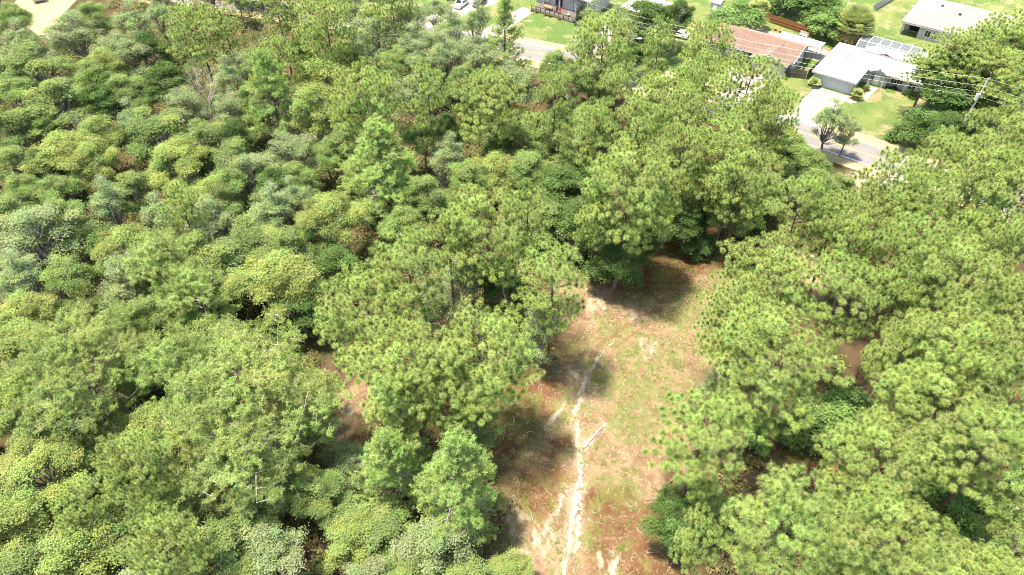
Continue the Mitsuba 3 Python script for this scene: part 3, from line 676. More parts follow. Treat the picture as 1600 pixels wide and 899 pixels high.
# kind, x, y, height, crown radius (metres)
TREES = [
('P', -55.1, 118.4, 18.7, 3.9),('P', -51.4, 121.8, 16.8, 3.4),('P', -32.5, 116.7, 20.7, 4.6),('P', -39.9, 110.6, 16.8, 3.6),('P', -22.2, 129.0, 20.1, 3.3),('P', -44.0, 129.0, 18.7, 3.5),
('P', -20.9, 92.0, 21.2, 4.8),('P', -12.0, 95.3, 19.7, 3.7),('P', -3.4, 93.5, 18.9, 4.0),('P', 6.3, 93.4, 19.8, 3.2),('P', 15.0, 108.8, 20.8, 3.9),('P', 24.4, 109.9, 20.1, 3.2),
('P', 33.9, 115.0, 17.1, 3.3),('P', 32.1, 105.3, 16.6, 3.3),('P', 35.2, 96.5, 19.8, 4.5),('P', 15.2, 93.4, 20.2, 3.7),('P', 23.6, 96.3, 17.1, 3.5),('P', 17.9, 85.2, 19.7, 3.7),
('P', 24.0, 85.8, 20.2, 3.4),('P', 28.5, 79.4, 19.8, 4.7),('P', 14.4, 68.6, 21.7, 4.3),('P', 12.0, 83.1, 19.4, 3.3),('P', 37.5, 87.8, 19.2, 2.9),('P', 25.9, 76.4, 14.3, 3.7),
('P', 22.3, 78.2, 19.0, 3.0),('P', 34.2, 65.7, 20.3, 3.4),('P', 28.1, 55.0, 18.7, 3.8),('P', 39.6, 65.5, 17.7, 3.4),('P', 46.9, 68.8, 21.4, 3.5),('P', 55.4, 74.9, 20.2, 3.5),
('P', 64.3, 78.7, 21.4, 3.6),('P', 66.1, 76.6, 18.8, 3.4),('P', 55.4, 70.6, 22.1, 4.2),('P', 47.6, 64.5, 21.2, 3.9),('P', 58.7, 66.0, 22.4, 3.9),('P', 44.3, 55.8, 22.3, 3.8),
('P', 43.9, 64.9, 18.2, 3.1),('P', 51.6, 60.1, 19.5, 3.9),('P', 39.9, 62.0, 18.1, 2.8),('P', 33.3, 49.7, 21.2, 4.2),('P', 46.3, 52.1, 21.3, 4.0),('P', 53.7, 55.8, 22.3, 3.1),
('P', 51.0, 47.9, 20.0, 3.2),('P', 40.6, 51.2, 18.8, 3.0),('P', 42.2, 42.9, 20.7, 4.2),('P', 46.5, 41.7, 18.6, 3.2),('P', 23.8, 40.5, 21.4, 4.0),('P', 16.2, 34.4, 19.5, 4.7),
('P', 38.3, 36.9, 18.8, 4.0),('P', 41.2, 33.1, 20.1, 4.0),('P', 31.3, 31.2, 18.7, 3.4),('P', 20.4, 25.5, 22.3, 4.3),('P', 28.8, 24.1, 19.2, 3.3),('P', 15.2, 26.0, 16.0, 2.0),
('P', 39.6, 44.8, 17.7, 2.7),('P', 45.8, 36.9, 18.7, 2.3),('P', 24.2, 49.9, 17.7, 3.1),('P', -11.4, 53.5, 21.7, 4.5),('P', -15.6, 49.7, 18.6, 3.7),('P', -2.8, 62.1, 20.9, 4.9),
('P', -7.3, 61.0, 18.8, 3.4),('P', 2.0, 64.0, 20.1, 3.1),('P', 4.2, 53.1, 20.0, 4.1),('P', -3.0, 44.1, 19.3, 5.0),('P', -9.9, 43.5, 18.0, 3.8),('P', -10.7, 40.2, 14.6, 2.8),
('P', -6.4, 42.3, 13.8, 2.7),('P', -42.3, 71.0, 15.0, 3.0),('P', -33.2, 32.4, 16.0, 2.2),('P', -37.8, 30.2, 12.3, 2.3),('P', -28.3, 25.9, 14.9, 2.3),('P', 81.6, 100.5, 14.6, 3.6),
('P', -38.4, 129.7, 17.3, 3.3),('P', -43.3, 109.6, 15.9, 2.6),('P', 77.4, 113.4, 15.8, 5.9),('P', 73.0, 113.3, 12.8, 4.2),('P', 82.4, 110.3, 14.4, 4.5),('P', 83.3, 118.3, 15.8, 4.2),
('P', 90.0, 120.3, 16.1, 4.3),('OD', 73.4, 106.7, 6.5, 4.8),('OD', 81.9, 110.6, 8.6, 5.4),('OG', -11.6, 118.5, 13.7, 6.1),('OG', -20.1, 133.6, 13.9, 6.3),('OG', -6.9, 133.6, 13.9, 6.0),
('OG', -14.5, 141.4, 11.8, 6.3),('OM', -21.2, 121.2, 11.2, 5.7),('OG', 0.0, 111.4, 11.5, 5.3),('OM', -7.8, 111.4, 12.8, 5.3),('OG', -28.3, 121.2, 12.2, 5.1),('OM', 10.1, 112.7, 11.7, 4.9),
('OM', 20.9, 92.3, 10.4, 4.8),('OM', 14.2, 113.9, 9.4, 4.1),('OG', 17.1, 118.9, 8.4, 4.0),('OG', -16.5, 108.1, 11.7, 4.7),('P', 27.2, 98.3, 18.3, 3.2),('OG', 12.8, 126.5, 12.0, 5.0),
('OM', 25.7, 117.6, 9.6, 3.6),('OM', 32.8, 115.2, 8.4, 3.9),('C', -17.9, 82.5, 17.7, 7.0),('S', -45.5, 45.7, 15.0, 7.8),('S', -26.4, 40.8, 16.7, 9.7),('S', -33.9, 45.7, 13.5, 3.4),
('C', -11.2, 36.9, 11.4, 2.8),('C', -4.6, 33.3, 16.9, 4.1),('C', -39.1, 102.1, 15.8, 3.7),('C', -1.6, 123.0, 18.7, 4.7),('S', -41.5, 61.4, 13.0, 3.8),('S', -36.7, 58.7, 11.7, 3.5),
('S', 44.7, 27.7, 13.9, 2.9),('S', 10.2, 89.7, 13.3, 2.9),('OD', 13.9, 68.3, 8.0, 6.1),('OD', 11.4, 72.9, 8.2, 4.6),('OD', 17.3, 71.5, 8.5, 4.6),('OD', 8.1, 76.4, 8.6, 4.3),
('OM', 22.1, 77.7, 8.7, 4.1),('OD', 24.8, 77.1, 7.5, 3.9),('OM', 29.6, 77.0, 9.5, 4.1),('OD', 33.5, 79.3, 7.6, 4.0),('OM', 4.9, 77.0, 8.5, 4.3),('P', 18.0, 70.3, 18.2, 3.0),
('P', 11.0, 69.3, 16.8, 2.9),('P', 29.8, 73.8, 19.1, 3.2),('OM', 40.7, 100.6, 12.5, 5.0),('P', 32.4, 88.5, 16.9, 3.8),('OM', 43.5, 95.7, 8.4, 4.7),('OD', 79.5, 114.7, 14.8, 9.2),
('OM', 90.3, 123.3, 14.1, 8.5),('OD', 75.5, 111.5, 11.6, 5.6),('OD', 91.3, 116.1, 12.1, 7.7),('OD', 81.7, 109.5, 7.9, 5.9),('OM', 36.5, 87.7, 10.2, 4.6),('OM', 23.1, 85.2, 11.7, 4.5),
('OM', 18.0, 89.5, 11.8, 4.7),('OM', 7.0, 95.7, 9.0, 4.4),('OM', 4.0, 98.8, 9.6, 4.3),('OD', 10.3, 89.5, 7.4, 4.0),('OM', 13.5, 104.0, 9.0, 4.1),('OM', 24.2, 99.9, 9.5, 4.3),
('OY', -29.2, 62.4, 11.2, 6.8),('OY', -24.1, 73.1, 12.6, 5.4),('OY', -67.7, 89.3, 11.5, 6.7),('OY', -48.8, 86.3, 12.4, 6.1),('OY', -33.1, 112.0, 12.5, 5.6),('OY', -31.8, 99.9, 13.3, 4.5),
('OY', -73.3, 116.7, 12.0, 4.7),('OY', -55.2, 51.0, 10.2, 4.0),('OY', -50.8, 43.2, 10.7, 3.5),('OY', -45.8, 35.6, 9.4, 4.6),('OY', -62.5, 87.7, 11.4, 4.6),('OY', -38.6, 28.0, 9.3, 4.2),
('OY', -15.3, 30.1, 6.3, 3.0),('OY', -45.1, 30.1, 9.5, 3.5),('OY', -43.2, 80.6, 9.5, 3.3),('OY', -49.5, 67.3, 11.8, 4.6),('OY', -2.9, 86.2, 9.4, 4.6),('OY', -0.3, 27.6, 4.7, 2.4),
('OY', -64.6, 94.9, 10.9, 4.1),('OG', -92.5, 124.4, 12.7, 6.6),('OG', -84.5, 129.3, 12.8, 6.2),('OG', -74.6, 133.0, 12.5, 6.9),('OG', -71.6, 121.7, 11.9, 5.4),('OG', -60.2, 98.6, 11.8, 4.9),
('OG', -55.9, 104.9, 10.2, 4.6),('OG', -49.4, 111.9, 12.4, 5.4),('OG', -48.3, 117.0, 11.4, 4.2),('OG', -18.1, 126.2, 12.1, 6.7),('OG', -25.8, 128.8, 12.4, 6.2),('OG', -12.0, 129.0, 13.9, 7.1),
('OG', -6.4, 119.9, 12.3, 5.9),('OG', -16.3, 118.0, 11.4, 5.9),('OG', -34.1, 90.3, 10.7, 5.2),('OG', -37.6, 84.4, 11.4, 4.7),('OG', -9.2, 88.6, 11.3, 4.9),('OG', -56.3, 77.5, 11.5, 4.9),
('OG', -62.5, 70.3, 11.8, 6.3),('OG', -61.4, 63.1, 11.0, 5.7),('OG', -47.4, 61.9, 11.2, 4.7),('OG', -40.9, 73.9, 10.5, 4.4),('OG', -29.6, 78.2, 11.1, 4.5),('OG', -33.4, 75.3, 11.8, 5.5),
('OG', -21.6, 28.1, 8.1, 3.9),('OG', -7.0, 29.0, 7.4, 4.4),('OG', 9.3, 75.0, 7.7, 4.1),('OG', 21.6, 135.2, 11.2, 5.5),('OG', 52.4, 100.0, 10.4, 5.8),('OM', 45.3, 89.5, 8.5, 3.8),
('OM', 50.1, 86.6, 5.6, 2.8),('OG', 56.1, 100.9, 7.5, 2.3),('OG', -16.9, 39.1, 5.1, 3.2),('OG', -47.8, 73.9, 10.3, 4.2),('OG', -46.7, 102.8, 10.5, 4.3),('OG', 15.9, 135.2, 12.4, 5.2),
('OG', -70.9, 138.2, 12.1, 5.6),('OG', -34.1, 144.7, 12.6, 5.8),('OM', -101.2, 138.9, 12.3, 6.2),('OM', -84.3, 138.9, 12.4, 5.9),('OM', -73.7, 114.2, 12.0, 6.0),('OM', -84.4, 115.7, 12.8, 6.3),
('OM', -85.2, 108.0, 11.2, 6.0),('OM', -76.0, 104.7, 12.0, 5.7),('OM', -66.7, 109.6, 11.3, 5.8),('OM', -56.0, 96.2, 11.4, 5.4),('OM', -78.1, 99.7, 10.3, 5.0),('OM', -74.4, 86.6, 11.0, 4.1),
('OM', -48.4, 95.4, 10.3, 4.4),('OM', -40.4, 86.6, 11.5, 4.3),('OM', -70.5, 80.8, 10.5, 5.1),('OM', -65.4, 80.5, 10.5, 4.4),('OM', -60.8, 73.9, 11.5, 5.0),('OM', -54.8, 82.2, 9.9, 3.8),
('OM', -54.5, 61.9, 10.5, 4.7),('OM', -45.6, 66.7, 11.0, 4.3),('OM', -40.7, 67.4, 9.9, 4.2),('OM', -36.6, 66.1, 10.2, 4.3),('OM', -40.2, 80.5, 11.8, 4.2),('OM', -6.1, 83.6, 11.4, 5.2),
('OM', 3.0, 85.6, 11.5, 6.1),('OM', 0.0, 95.9, 9.8, 4.9),('OM', -33.7, 69.9, 10.2, 4.4),('OM', -33.5, 52.0, 10.2, 4.0),('OM', -42.0, 56.6, 9.5, 3.7),('OM', -46.5, 39.7, 9.6, 3.7),
('OM', -36.6, 30.1, 8.4, 4.1),('OM', -27.0, 28.5, 8.0, 3.9),('OM', -33.3, 32.3, 8.5, 3.6),('OM', 45.2, 85.7, 7.5, 4.6),('OM', -28.4, 138.2, 11.3, 5.6),('OM', -43.5, 104.9, 11.7, 4.4),
('OM', -31.8, 83.6, 10.6, 4.9),('OM', -24.8, 92.1, 11.1, 4.8),('OM', -30.7, 121.2, 11.2, 5.4),('OM', -79.7, 96.8, 11.5, 4.4),('OM', -29.7, 67.3, 11.4, 3.8),('OM', 8.2, 118.8, 10.3, 4.8),
('OM', 43.8, 93.3, 8.4, 4.8),('OM', -12.7, 31.1, 6.0, 3.3),('OM', -43.3, 26.5, 8.9, 3.4),('OM', 36.4, 82.9, 9.4, 4.0),('OM', -28.7, 91.4, 9.8, 4.3),('OM', 41.7, 28.9, 5.0, 3.3),
('OM', -14.1, 94.9, 10.5, 4.4),('OM', -68.9, 75.4, 9.9, 3.8),('OM', -40.9, 51.2, 8.4, 3.5),('OD', -66.8, 123.3, 12.8, 5.4),('OD', -61.3, 112.7, 10.7, 4.6),('OD', -43.6, 94.3, 10.3, 4.8),
('OD', 7.6, 81.7, 10.3, 4.9),('OD', 15.6, 32.3, 7.7, 3.2),('OD', 69.3, 147.8, 6.7, 6.3),('OD', 69.6, 154.3, 6.5, 5.8),('OD', 48.6, 149.4, 6.9, 6.0),('OD', 27.1, 139.5, 11.8, 9.7),
('OD', 34.4, 141.4, 10.6, 5.4),('OD', 23.1, 128.9, 7.6, 4.5),('OD', 69.8, 104.3, 6.0, 4.7),('OD', 73.0, 102.1, 7.5, 5.2),('OD', 85.0, 106.2, 8.6, 5.8),('OD', 27.2, 75.7, 3.0, 2.2),
('OD', 64.2, 160.9, 7.2, 5.3),('OD', -2.0, 93.8, 8.4, 4.8),('OD', -69.6, 106.0, 10.7, 4.4),('OD', -23.3, 66.4, 8.4, 4.0),('OD', -25.9, 59.4, 7.6, 3.8),('OD', 37.4, 45.6, 5.0, 4.4),
('OD', 28.0, 34.4, 4.1, 3.1),('OD', 42.1, 33.0, 6.4, 3.7),('OD', -33.2, 81.4, 10.7, 3.3),('OD', -46.0, 89.6, 9.3, 4.2),('OD', -70.1, 87.0, 10.3, 3.9),('OD', 10.3, 82.3, 9.6, 3.8),
('OD', 23.4, 95.1, 8.4, 4.4),('OD', 27.4, 75.4, 3.0, 2.2),('OD', 44.6, 93.1, 5.3, 2.7),('OD', 8.4, 99.9, 9.3, 3.8),('OD', -10.3, 97.0, 9.5, 4.2),('OD', -53.1, 70.8, 8.6, 3.7),
('OD', -38.3, 55.8, 7.3, 3.7),('OD', 45.8, 33.0, 5.8, 3.3),('B', -53.4, 110.3, 14.0, 5.5),('B', -69.1, 99.3, 10.6, 2.7),('B', -67.8, 71.3, 9.4, 3.4),('B', -47.0, 63.5, 12.8, 2.7),
('B', -78.5, 97.9, 9.5, 2.5),('B', -10.8, 89.6, 10.0, 2.2),('B', 40.9, 30.5, 4.3, 1.8),('B', -44.9, 64.8, 11.4, 2.1),('B', -64.9, 96.8, 10.4, 2.5),('OM', -23.4, 161.5, 11.0, 3.2),
('OM', -19.2, 34.4, 7.1, 3.2),('OG', 23.4, 46.9, 10.5, 2.6),('OM', -16.3, 22.5, 8.4, 2.6),('OM', -76.2, 161.8, 10.0, 3.5),('OD', 29.2, 26.4, 4.1, 2.8),('OG', -63.2, 55.0, 10.0, 3.3),
('OG', 3.2, 54.3, 10.0, 2.7),('OD', -29.1, 22.3, 8.7, 2.8),('OM', -126.3, 158.0, 9.5, 3.1),('OG', -68.0, 157.1, 9.6, 2.4),('P', 35.1, 22.7, 13.7, 3.0),('OG', -13.1, 25.0, 7.9, 3.1),
('P', -41.8, 20.0, 14.2, 3.0),('OM', -33.8, 169.7, 8.9, 2.6),('OD', 81.0, 84.9, 4.7, 2.7),('OD', 23.6, 23.7, 2.6, 3.4),('OM', 53.0, 29.4, 3.2, 3.1),('OM', -60.3, 153.0, 9.9, 2.4),
('P', 28.9, 22.5, 12.6, 3.2),('OM', -49.9, 27.3, 7.4, 3.0),('OM', -54.4, 43.6, 10.9, 3.1),('OM', -56.2, 179.3, 9.6, 2.6),('P', -87.5, 100.6, 17.6, 3.6),('OM', -14.9, 74.5, 9.5, 3.2),
('OD', 26.0, 43.7, 3.5, 2.6),('OG', -68.3, 63.1, 9.6, 2.4),('OY', 18.8, 33.6, 6.8, 2.8),('OD', 67.7, 58.8, 3.8, 3.5),('OM', -43.0, 169.0, 8.5, 3.1),('OM', 85.2, 88.0, 4.6, 3.3),
('OM', -115.3, 157.5, 10.7, 3.3),('OD', -37.4, 23.1, 8.0, 3.1),('OM', -2.7, 65.2, 8.8, 2.4),('OM', -4.3, 41.7, 8.2, 3.3),('OD', -81.0, 83.7, 8.8, 3.4),('OD', 54.3, 37.2, 4.3, 3.5),
('OG', -79.0, 155.4, 8.5, 2.5),('OM', -12.5, 79.5, 10.1, 3.0),('OD', 55.6, 33.5, 3.2, 3.5),('OD', 72.9, 66.9, 3.3, 2.5),('OG', -100.2, 120.5, 10.3, 3.6),('OY', -74.0, 70.9, 8.6, 3.0),
('P', 40.4, 22.2, 13.0, 3.0),('OM', 17.9, 23.4, 7.3, 2.8),('OD', 32.3, 44.0, 4.1, 3.5),('OM', -121.2, 159.3, 8.6, 2.6),('OD', -55.2, 38.3, 8.3, 2.7),('OM', -124.8, 177.9, 10.0, 2.4),
('P', -80.4, 89.2, 17.2, 3.7),('OG', -118.0, 150.9, 10.0, 3.5),('OD', -40.4, 125.1, 9.6, 3.0),('OM', -24.1, 32.0, 7.7, 3.2),('OG', -9.7, 59.2, 8.8, 3.1),('OM', -59.9, 46.5, 10.9, 3.2),
('OM', -9.3, 25.0, 7.8, 2.8),('OM', 77.5, 79.8, 5.2, 2.8),('OD', 60.0, 45.1, 3.9, 3.3),('OY', -83.1, 164.8, 10.4, 2.8),('OM', -96.2, 182.6, 8.9, 3.0),('OD', 73.1, 69.2, 4.3, 2.5),
('OM', -49.4, 174.9, 8.8, 3.2),('OM', 65.7, 54.3, 3.8, 3.1),('P', -58.4, 162.5, 15.1, 3.5),('OM', -48.1, 164.3, 8.9, 2.7),('P', -119.9, 157.5, 17.9, 3.1),('OG', -59.3, 181.0, 9.3, 2.6),
('OM', -51.9, 30.9, 7.3, 3.0),('OM', -3.9, 25.1, 7.4, 3.3),('OM', -105.7, 132.8, 9.7, 2.8),('OD', 50.0, 24.2, 2.7, 2.5),('OY', -62.9, 163.8, 9.0, 2.7),('OM', -29.0, 179.9, 10.0, 3.2),
('OM', -24.3, 24.5, 7.0, 3.1),('OY', -53.5, 34.5, 6.8, 3.4),('OG', -32.9, 23.9, 8.5, 2.8),('OD', 34.6, 35.0, 2.8, 3.1),('OM', -28.6, 34.0, 7.1, 2.5),('OD', 69.5, 62.2, 5.9, 3.3),
('OY', -58.7, 57.4, 8.5, 3.0),('OD', 76.3, 70.1, 4.7, 2.5),('OG', -69.3, 184.9, 9.1, 2.9),('OM', 75.7, 75.7, 4.6, 2.7),('OY', -114.4, 140.6, 9.6, 2.5),('OG', -5.8, 63.3, 9.6, 3.6),
('OY', -38.4, 41.7, 7.2, 3.4),('OD', 43.2, 37.8, 3.4, 2.7),('OD', -0.8, 60.9, 9.7, 3.2),('OD', -75.9, 170.2, 10.2, 3.0)]

# ------------------------------------------------------------------ foliage
def unit(v):
    return v / (np.linalg.norm(v, axis=-1, keepdims=True) + 1e-9)


def blades(base, d, length, width, col, droop=0.0, flare=False, shaded_foot=False, about=None):
    "one thin triangle per needle or leaf"
    n = len(base)
    s = unit(np.cross(d, unit(rng.normal(size=(n, 3))) if about is None else about + rng.normal(size=(n, 3)) * .22)) * (np.asarray(width).reshape(-1, 1) / 2)
    tip = base + d * np.asarray(length).reshape(-1, 1); tip[:, 2] -= droop
    v = np.stack([base - s, base + s, tip] if not flare else [tip + s, tip - s, base], 1).reshape(-1, 3)
    cv = np.repeat(col, 3, axis=0)
    if shaded_foot: cv[0::3] *= [.55, .58, .5]; cv[1::3] *= [.55, .58, .5]                   # dark needle foot: brown bundle base plus painted shade of the tuft core
    return v, cv


def leaves(pos, nrm, size, col):
    "a leaf is one triangle"
    n = len(pos)
    a = unit(np.cross(nrm, rng.normal(size=(n, 3)))); b = np.cross(nrm, a); s = np.asarray(size).reshape(-1, 1)
    v = np.stack([pos - a * s * .7, pos + a * s * .25 + b * s * .42, pos + a * s * .45 - b * s * .38], 1).reshape(-1, 3)
    return v, np.arange(3 * n).reshape(-1, 3), np.repeat(col, 3, axis=0)


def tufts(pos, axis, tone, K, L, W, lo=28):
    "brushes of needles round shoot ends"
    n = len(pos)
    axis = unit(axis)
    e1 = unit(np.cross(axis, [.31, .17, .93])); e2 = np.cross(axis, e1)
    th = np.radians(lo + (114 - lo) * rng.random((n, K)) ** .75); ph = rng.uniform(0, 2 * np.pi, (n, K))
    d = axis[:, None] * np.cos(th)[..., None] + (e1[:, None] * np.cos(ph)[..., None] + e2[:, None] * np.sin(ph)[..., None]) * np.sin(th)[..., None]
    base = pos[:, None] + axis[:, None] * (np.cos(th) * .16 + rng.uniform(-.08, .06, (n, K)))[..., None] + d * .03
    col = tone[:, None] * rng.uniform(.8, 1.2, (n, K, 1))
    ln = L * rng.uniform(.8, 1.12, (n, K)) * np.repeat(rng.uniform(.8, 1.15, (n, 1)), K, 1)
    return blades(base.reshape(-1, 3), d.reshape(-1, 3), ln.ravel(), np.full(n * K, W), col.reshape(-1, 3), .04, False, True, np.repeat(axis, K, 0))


def limb(mb, p, q, r0, r1, bend=.3, n=4, sides=5):
    t = np.linspace(0, 1, n)[:, None]
    pts = p * (1 - t) + q * t + np.array([0, 0, 1.]) * bend * 4 * t * (1 - t) * np.linalg.norm(q - p) * -.25 + rng.normal(size=(n, 3)) * .04 * np.linalg.norm(q - p) * (t * (1 - t) * 4)
    mb.tube(pts, np.linspace(r0, r1, n), sides)
    return pts


def trunk_line(H_, wob):
    z = np.linspace(0, H_, 9); ph = rng.uniform(0, 6.28, 2)
    return np.c_[wob * np.sin(z / H_ * 2.6 + ph[0]) - wob * np.sin(ph[0]), wob * np.sin(z / H_ * 2.2 + ph[1]) - wob * np.sin(ph[1]), z]


def make_pine(H_, R, tone, seed, K=165, dens=1.0):
    global rng
    rng = np.random.default_rng(seed)
    line = trunk_line(H_ * .97, .25)
    wood = MB(); wood.tube(line, np.linspace(.24, .05, 9) * H_ / 19, 8)
    c0 = rng.uniform(.42, .54); pos, ax, tn = [], [], []; grid_, GAP = {}, .78
    n = int(24 * dens * (R / 4.2) ** 1.4); lop = rng.uniform(.75, 1.2, 8)
    for i in range(n):
        t = (i + rng.uniform(0, .9)) / n
        z = H_ * (c0 + (.97 - c0) * t ** .85); prof = math.sqrt(max(0.03, 1 - ((t - .30) / .72) ** 2)) if t > .30 else .62 + .38 * t / .30
        ang = i * 2.4 + rng.uniform(-.4, .4); lump = meshkit.noise(np.array([math.cos(ang) * 1.5, math.sin(ang) * 1.5, z * .28 + seed]), seed)
        out = R * prof * rng.uniform(.85, 1.04) * (.55 + .68 * lump) * (.8 + .2 * lop[int(ang / (2 * math.pi) * 8) % 8])
        p = np.array([np.interp(z, line[:, 2], line[:, k]) for k in range(3)])
        q = p + [math.cos(ang) * out, math.sin(ang) * out, out * rng.uniform(.12, .42) + .3]
        limb(wood, p, q, .07, .025, .25)
        cl = [(q, rng.uniform(1.15, 1.75), 26)]
        if out > 2.4 and rng.random() < .4: cl.append((p + (q - p) * rng.uniform(.45, .65) + rng.normal(size=3) * .35, rng.uniform(.8, 1.2), 9))
        if out > 3.6:
            side = np.array([-math.sin(ang), math.cos(ang), 0]) * rng.choice([-1, 1]) * rng.uniform(.9, 1.5)
            q2 = p + (q - p) * .72 + side + [0, 0, .2]; limb(wood, p + (q - p) * .5, q2, .035, .02, .1, 3, 4); cl.append((q2, rng.uniform(.9, 1.2), 12))
        base_tone = tone * rng.uniform(.86, 1.14) * (1 + rng.normal(size=3) * .04)
        for c, r, m in cl:
            u = unit(rng.normal(size=(m * 6, 3))); u[:, 2] = np.abs(u[:, 2]) * .95 - .1
            pp = u * r * rng.uniform(.8, 1.05, (m * 6, 1)) * [1, 1, .66]; kp = []
            for a_ in range(len(pp)):                          # tufts keep their distance, so that each reads by itself
                w_ = c + pp[a_]; cell_ = tuple(np.floor(w_ / GAP).astype(int))
                near = [o_ for dx_ in (-1, 0, 1) for dy_ in (-1, 0, 1) for dz_ in (-1, 0, 1) for o_ in grid_.get((cell_[0] + dx_, cell_[1] + dy_, cell_[2] + dz_), ())]
                if len(kp) < m and all(np.sum((w_ - o_) ** 2) > GAP ** 2 for o_ in near): kp.append(a_); grid_.setdefault(cell_, []).append(w_)
            if not kp: continue
            u, m = u[kp], len(kp); pos.append(c + pp[kp]); ax.append(u * .55 + [math.cos(ang) * .25, math.sin(ang) * .25, .85])
            tn.append(np.tile(base_tone, (m, 1)) * rng.uniform(.88, 1.12, (m, 1)))
    for i in range(rng.integers(3, 7)):                        # bare snags under the crown
        z = H_ * rng.uniform(.3, c0); ang = rng.uniform(0, 6.28); o = rng.uniform(.6, 1.8)
        p = np.array([np.interp(z, line[:, 2], line[:, k]) for k in range(3)]); limb(wood, p, p + [math.cos(ang) * o, math.sin(ang) * o, .1], .035, .012, .1, 3, 4)
    pos, ax, tn = np.vstack(pos), np.vstack(ax), np.vstack(tn)
    for c_, a_ in zip(pos, unit(ax)): wood.tube([c_ - a_ * .5, c_ + a_ * .1], [.03, .022], 3)
    old = rng.random(len(pos)) < .05; tn[old] = tn[old] * [1.08, 1.0, .9]
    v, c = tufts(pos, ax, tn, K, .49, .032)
    return wood.mesh(), (v, np.arange(len(v)).reshape(-1, 3), c)


def make_fluffy(H_, R, tone, seed, dens=1.0, cone=False):
    "feathery pine: many small plumes along branching limbs, grey dead twigs inside"
    global rng
    rng = np.random.default_rng(seed)
    line = trunk_line(H_ * (.96 if cone else .86), .3); wood, dead = MB(), MB()
    wood.tube(line, np.linspace(.22, .04, 9) * H_ / 14, 8)
    pos, ax, tn = [], [], []; n = int((46 if cone else 40) * dens * max(1, R / 4)); lop = rng.uniform(.75, 1.2, 7)
    for i in range(n):
        t = (i + rng.uniform(0, .9)) / n; z = H_ * (.16 + (.80 if cone else .72) * t ** .85)
        prof = (1 - t) ** .75 + .06 if cone else max(.30, math.sqrt(max(.02, 1 - ((t - .30) / .72) ** 2))) if t > .3 else .72 + .28 * t / .3
        ang = i * 2.4 + rng.uniform(-.4, .4); out = R * prof * rng.uniform(.78, 1.08) * lop[int(ang / 6.283 * 7) % 7]
        p = np.array([np.interp(z, line[:, 2], line[:, k]) for k in range(3)])
        dirn = np.array([math.cos(ang), math.sin(ang), rng.uniform(.05, .45)]); q = p + dirn * out
        pts = limb(wood if t > .45 or rng.random() < .6 else dead, p, q, .06, .015, .2)
        base_tone = tone * rng.uniform(.84, 1.16) * (1 + rng.normal(size=3) * .04)
        ns = max(3, int(out * 2.0))
        for j in range(ns):
            s0 = .38 if t < .6 else .05; s = s0 + (1 - s0) * (j + rng.random()) / ns; o = p + (q - p) * s
            sd = np.array([-math.sin(ang), math.cos(ang), 0]) * rng.uniform(-1, 1) * out * .42 * (1.1 - s * .5) + np.array([0, 0, rng.uniform(-.1, .5)])
            e = o + sd + dirn * .3
            if rng.random() < .35: limb(dead, o, e, .02, .008, .05, 3, 3)
            m = rng.integers(5, 9); f = rng.random((m, 1))
            pos.append(o + (e - o) * (.4 + .6 * f) + rng.normal(size=(m, 3)) * [.28, .28, .16]); ax.append(unit(sd + dirn * .6)[None] * .6 + [0, 0, .8] + rng.normal(size=(m, 3)) * .25)
            tn.append(np.tile(base_tone, (m, 1)) * rng.uniform(.85, 1.15, (m, 1)))
    for i in range(24):
        z = H_ * rng.uniform(.12, .55); ang = rng.uniform(0, 6.28); o = R * rng.uniform(.4, .95)
        p = np.array([np.interp(z, line[:, 2], line[:, k]) for k in range(3)]); q = p + np.array([math.cos(ang), math.sin(ang), -.1]) * o
        limb(dead, p, q, .035, .012, .1, 4, 4)
        for _ in range(8):
            f = rng.uniform(.4, 1); limb(dead, p + (q - p) * f, p + (q - p) * f + rng.normal(size=3) * [.7, .7, .4], .015, .006, .05, 3, 3)
    pos, ax, tn = np.vstack(pos), np.vstack(ax), np.vstack(tn)
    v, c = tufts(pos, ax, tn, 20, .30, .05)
    return wood.mesh(), (v, np.arange(len(v)).reshape(-1, 3), c), dead.mesh()


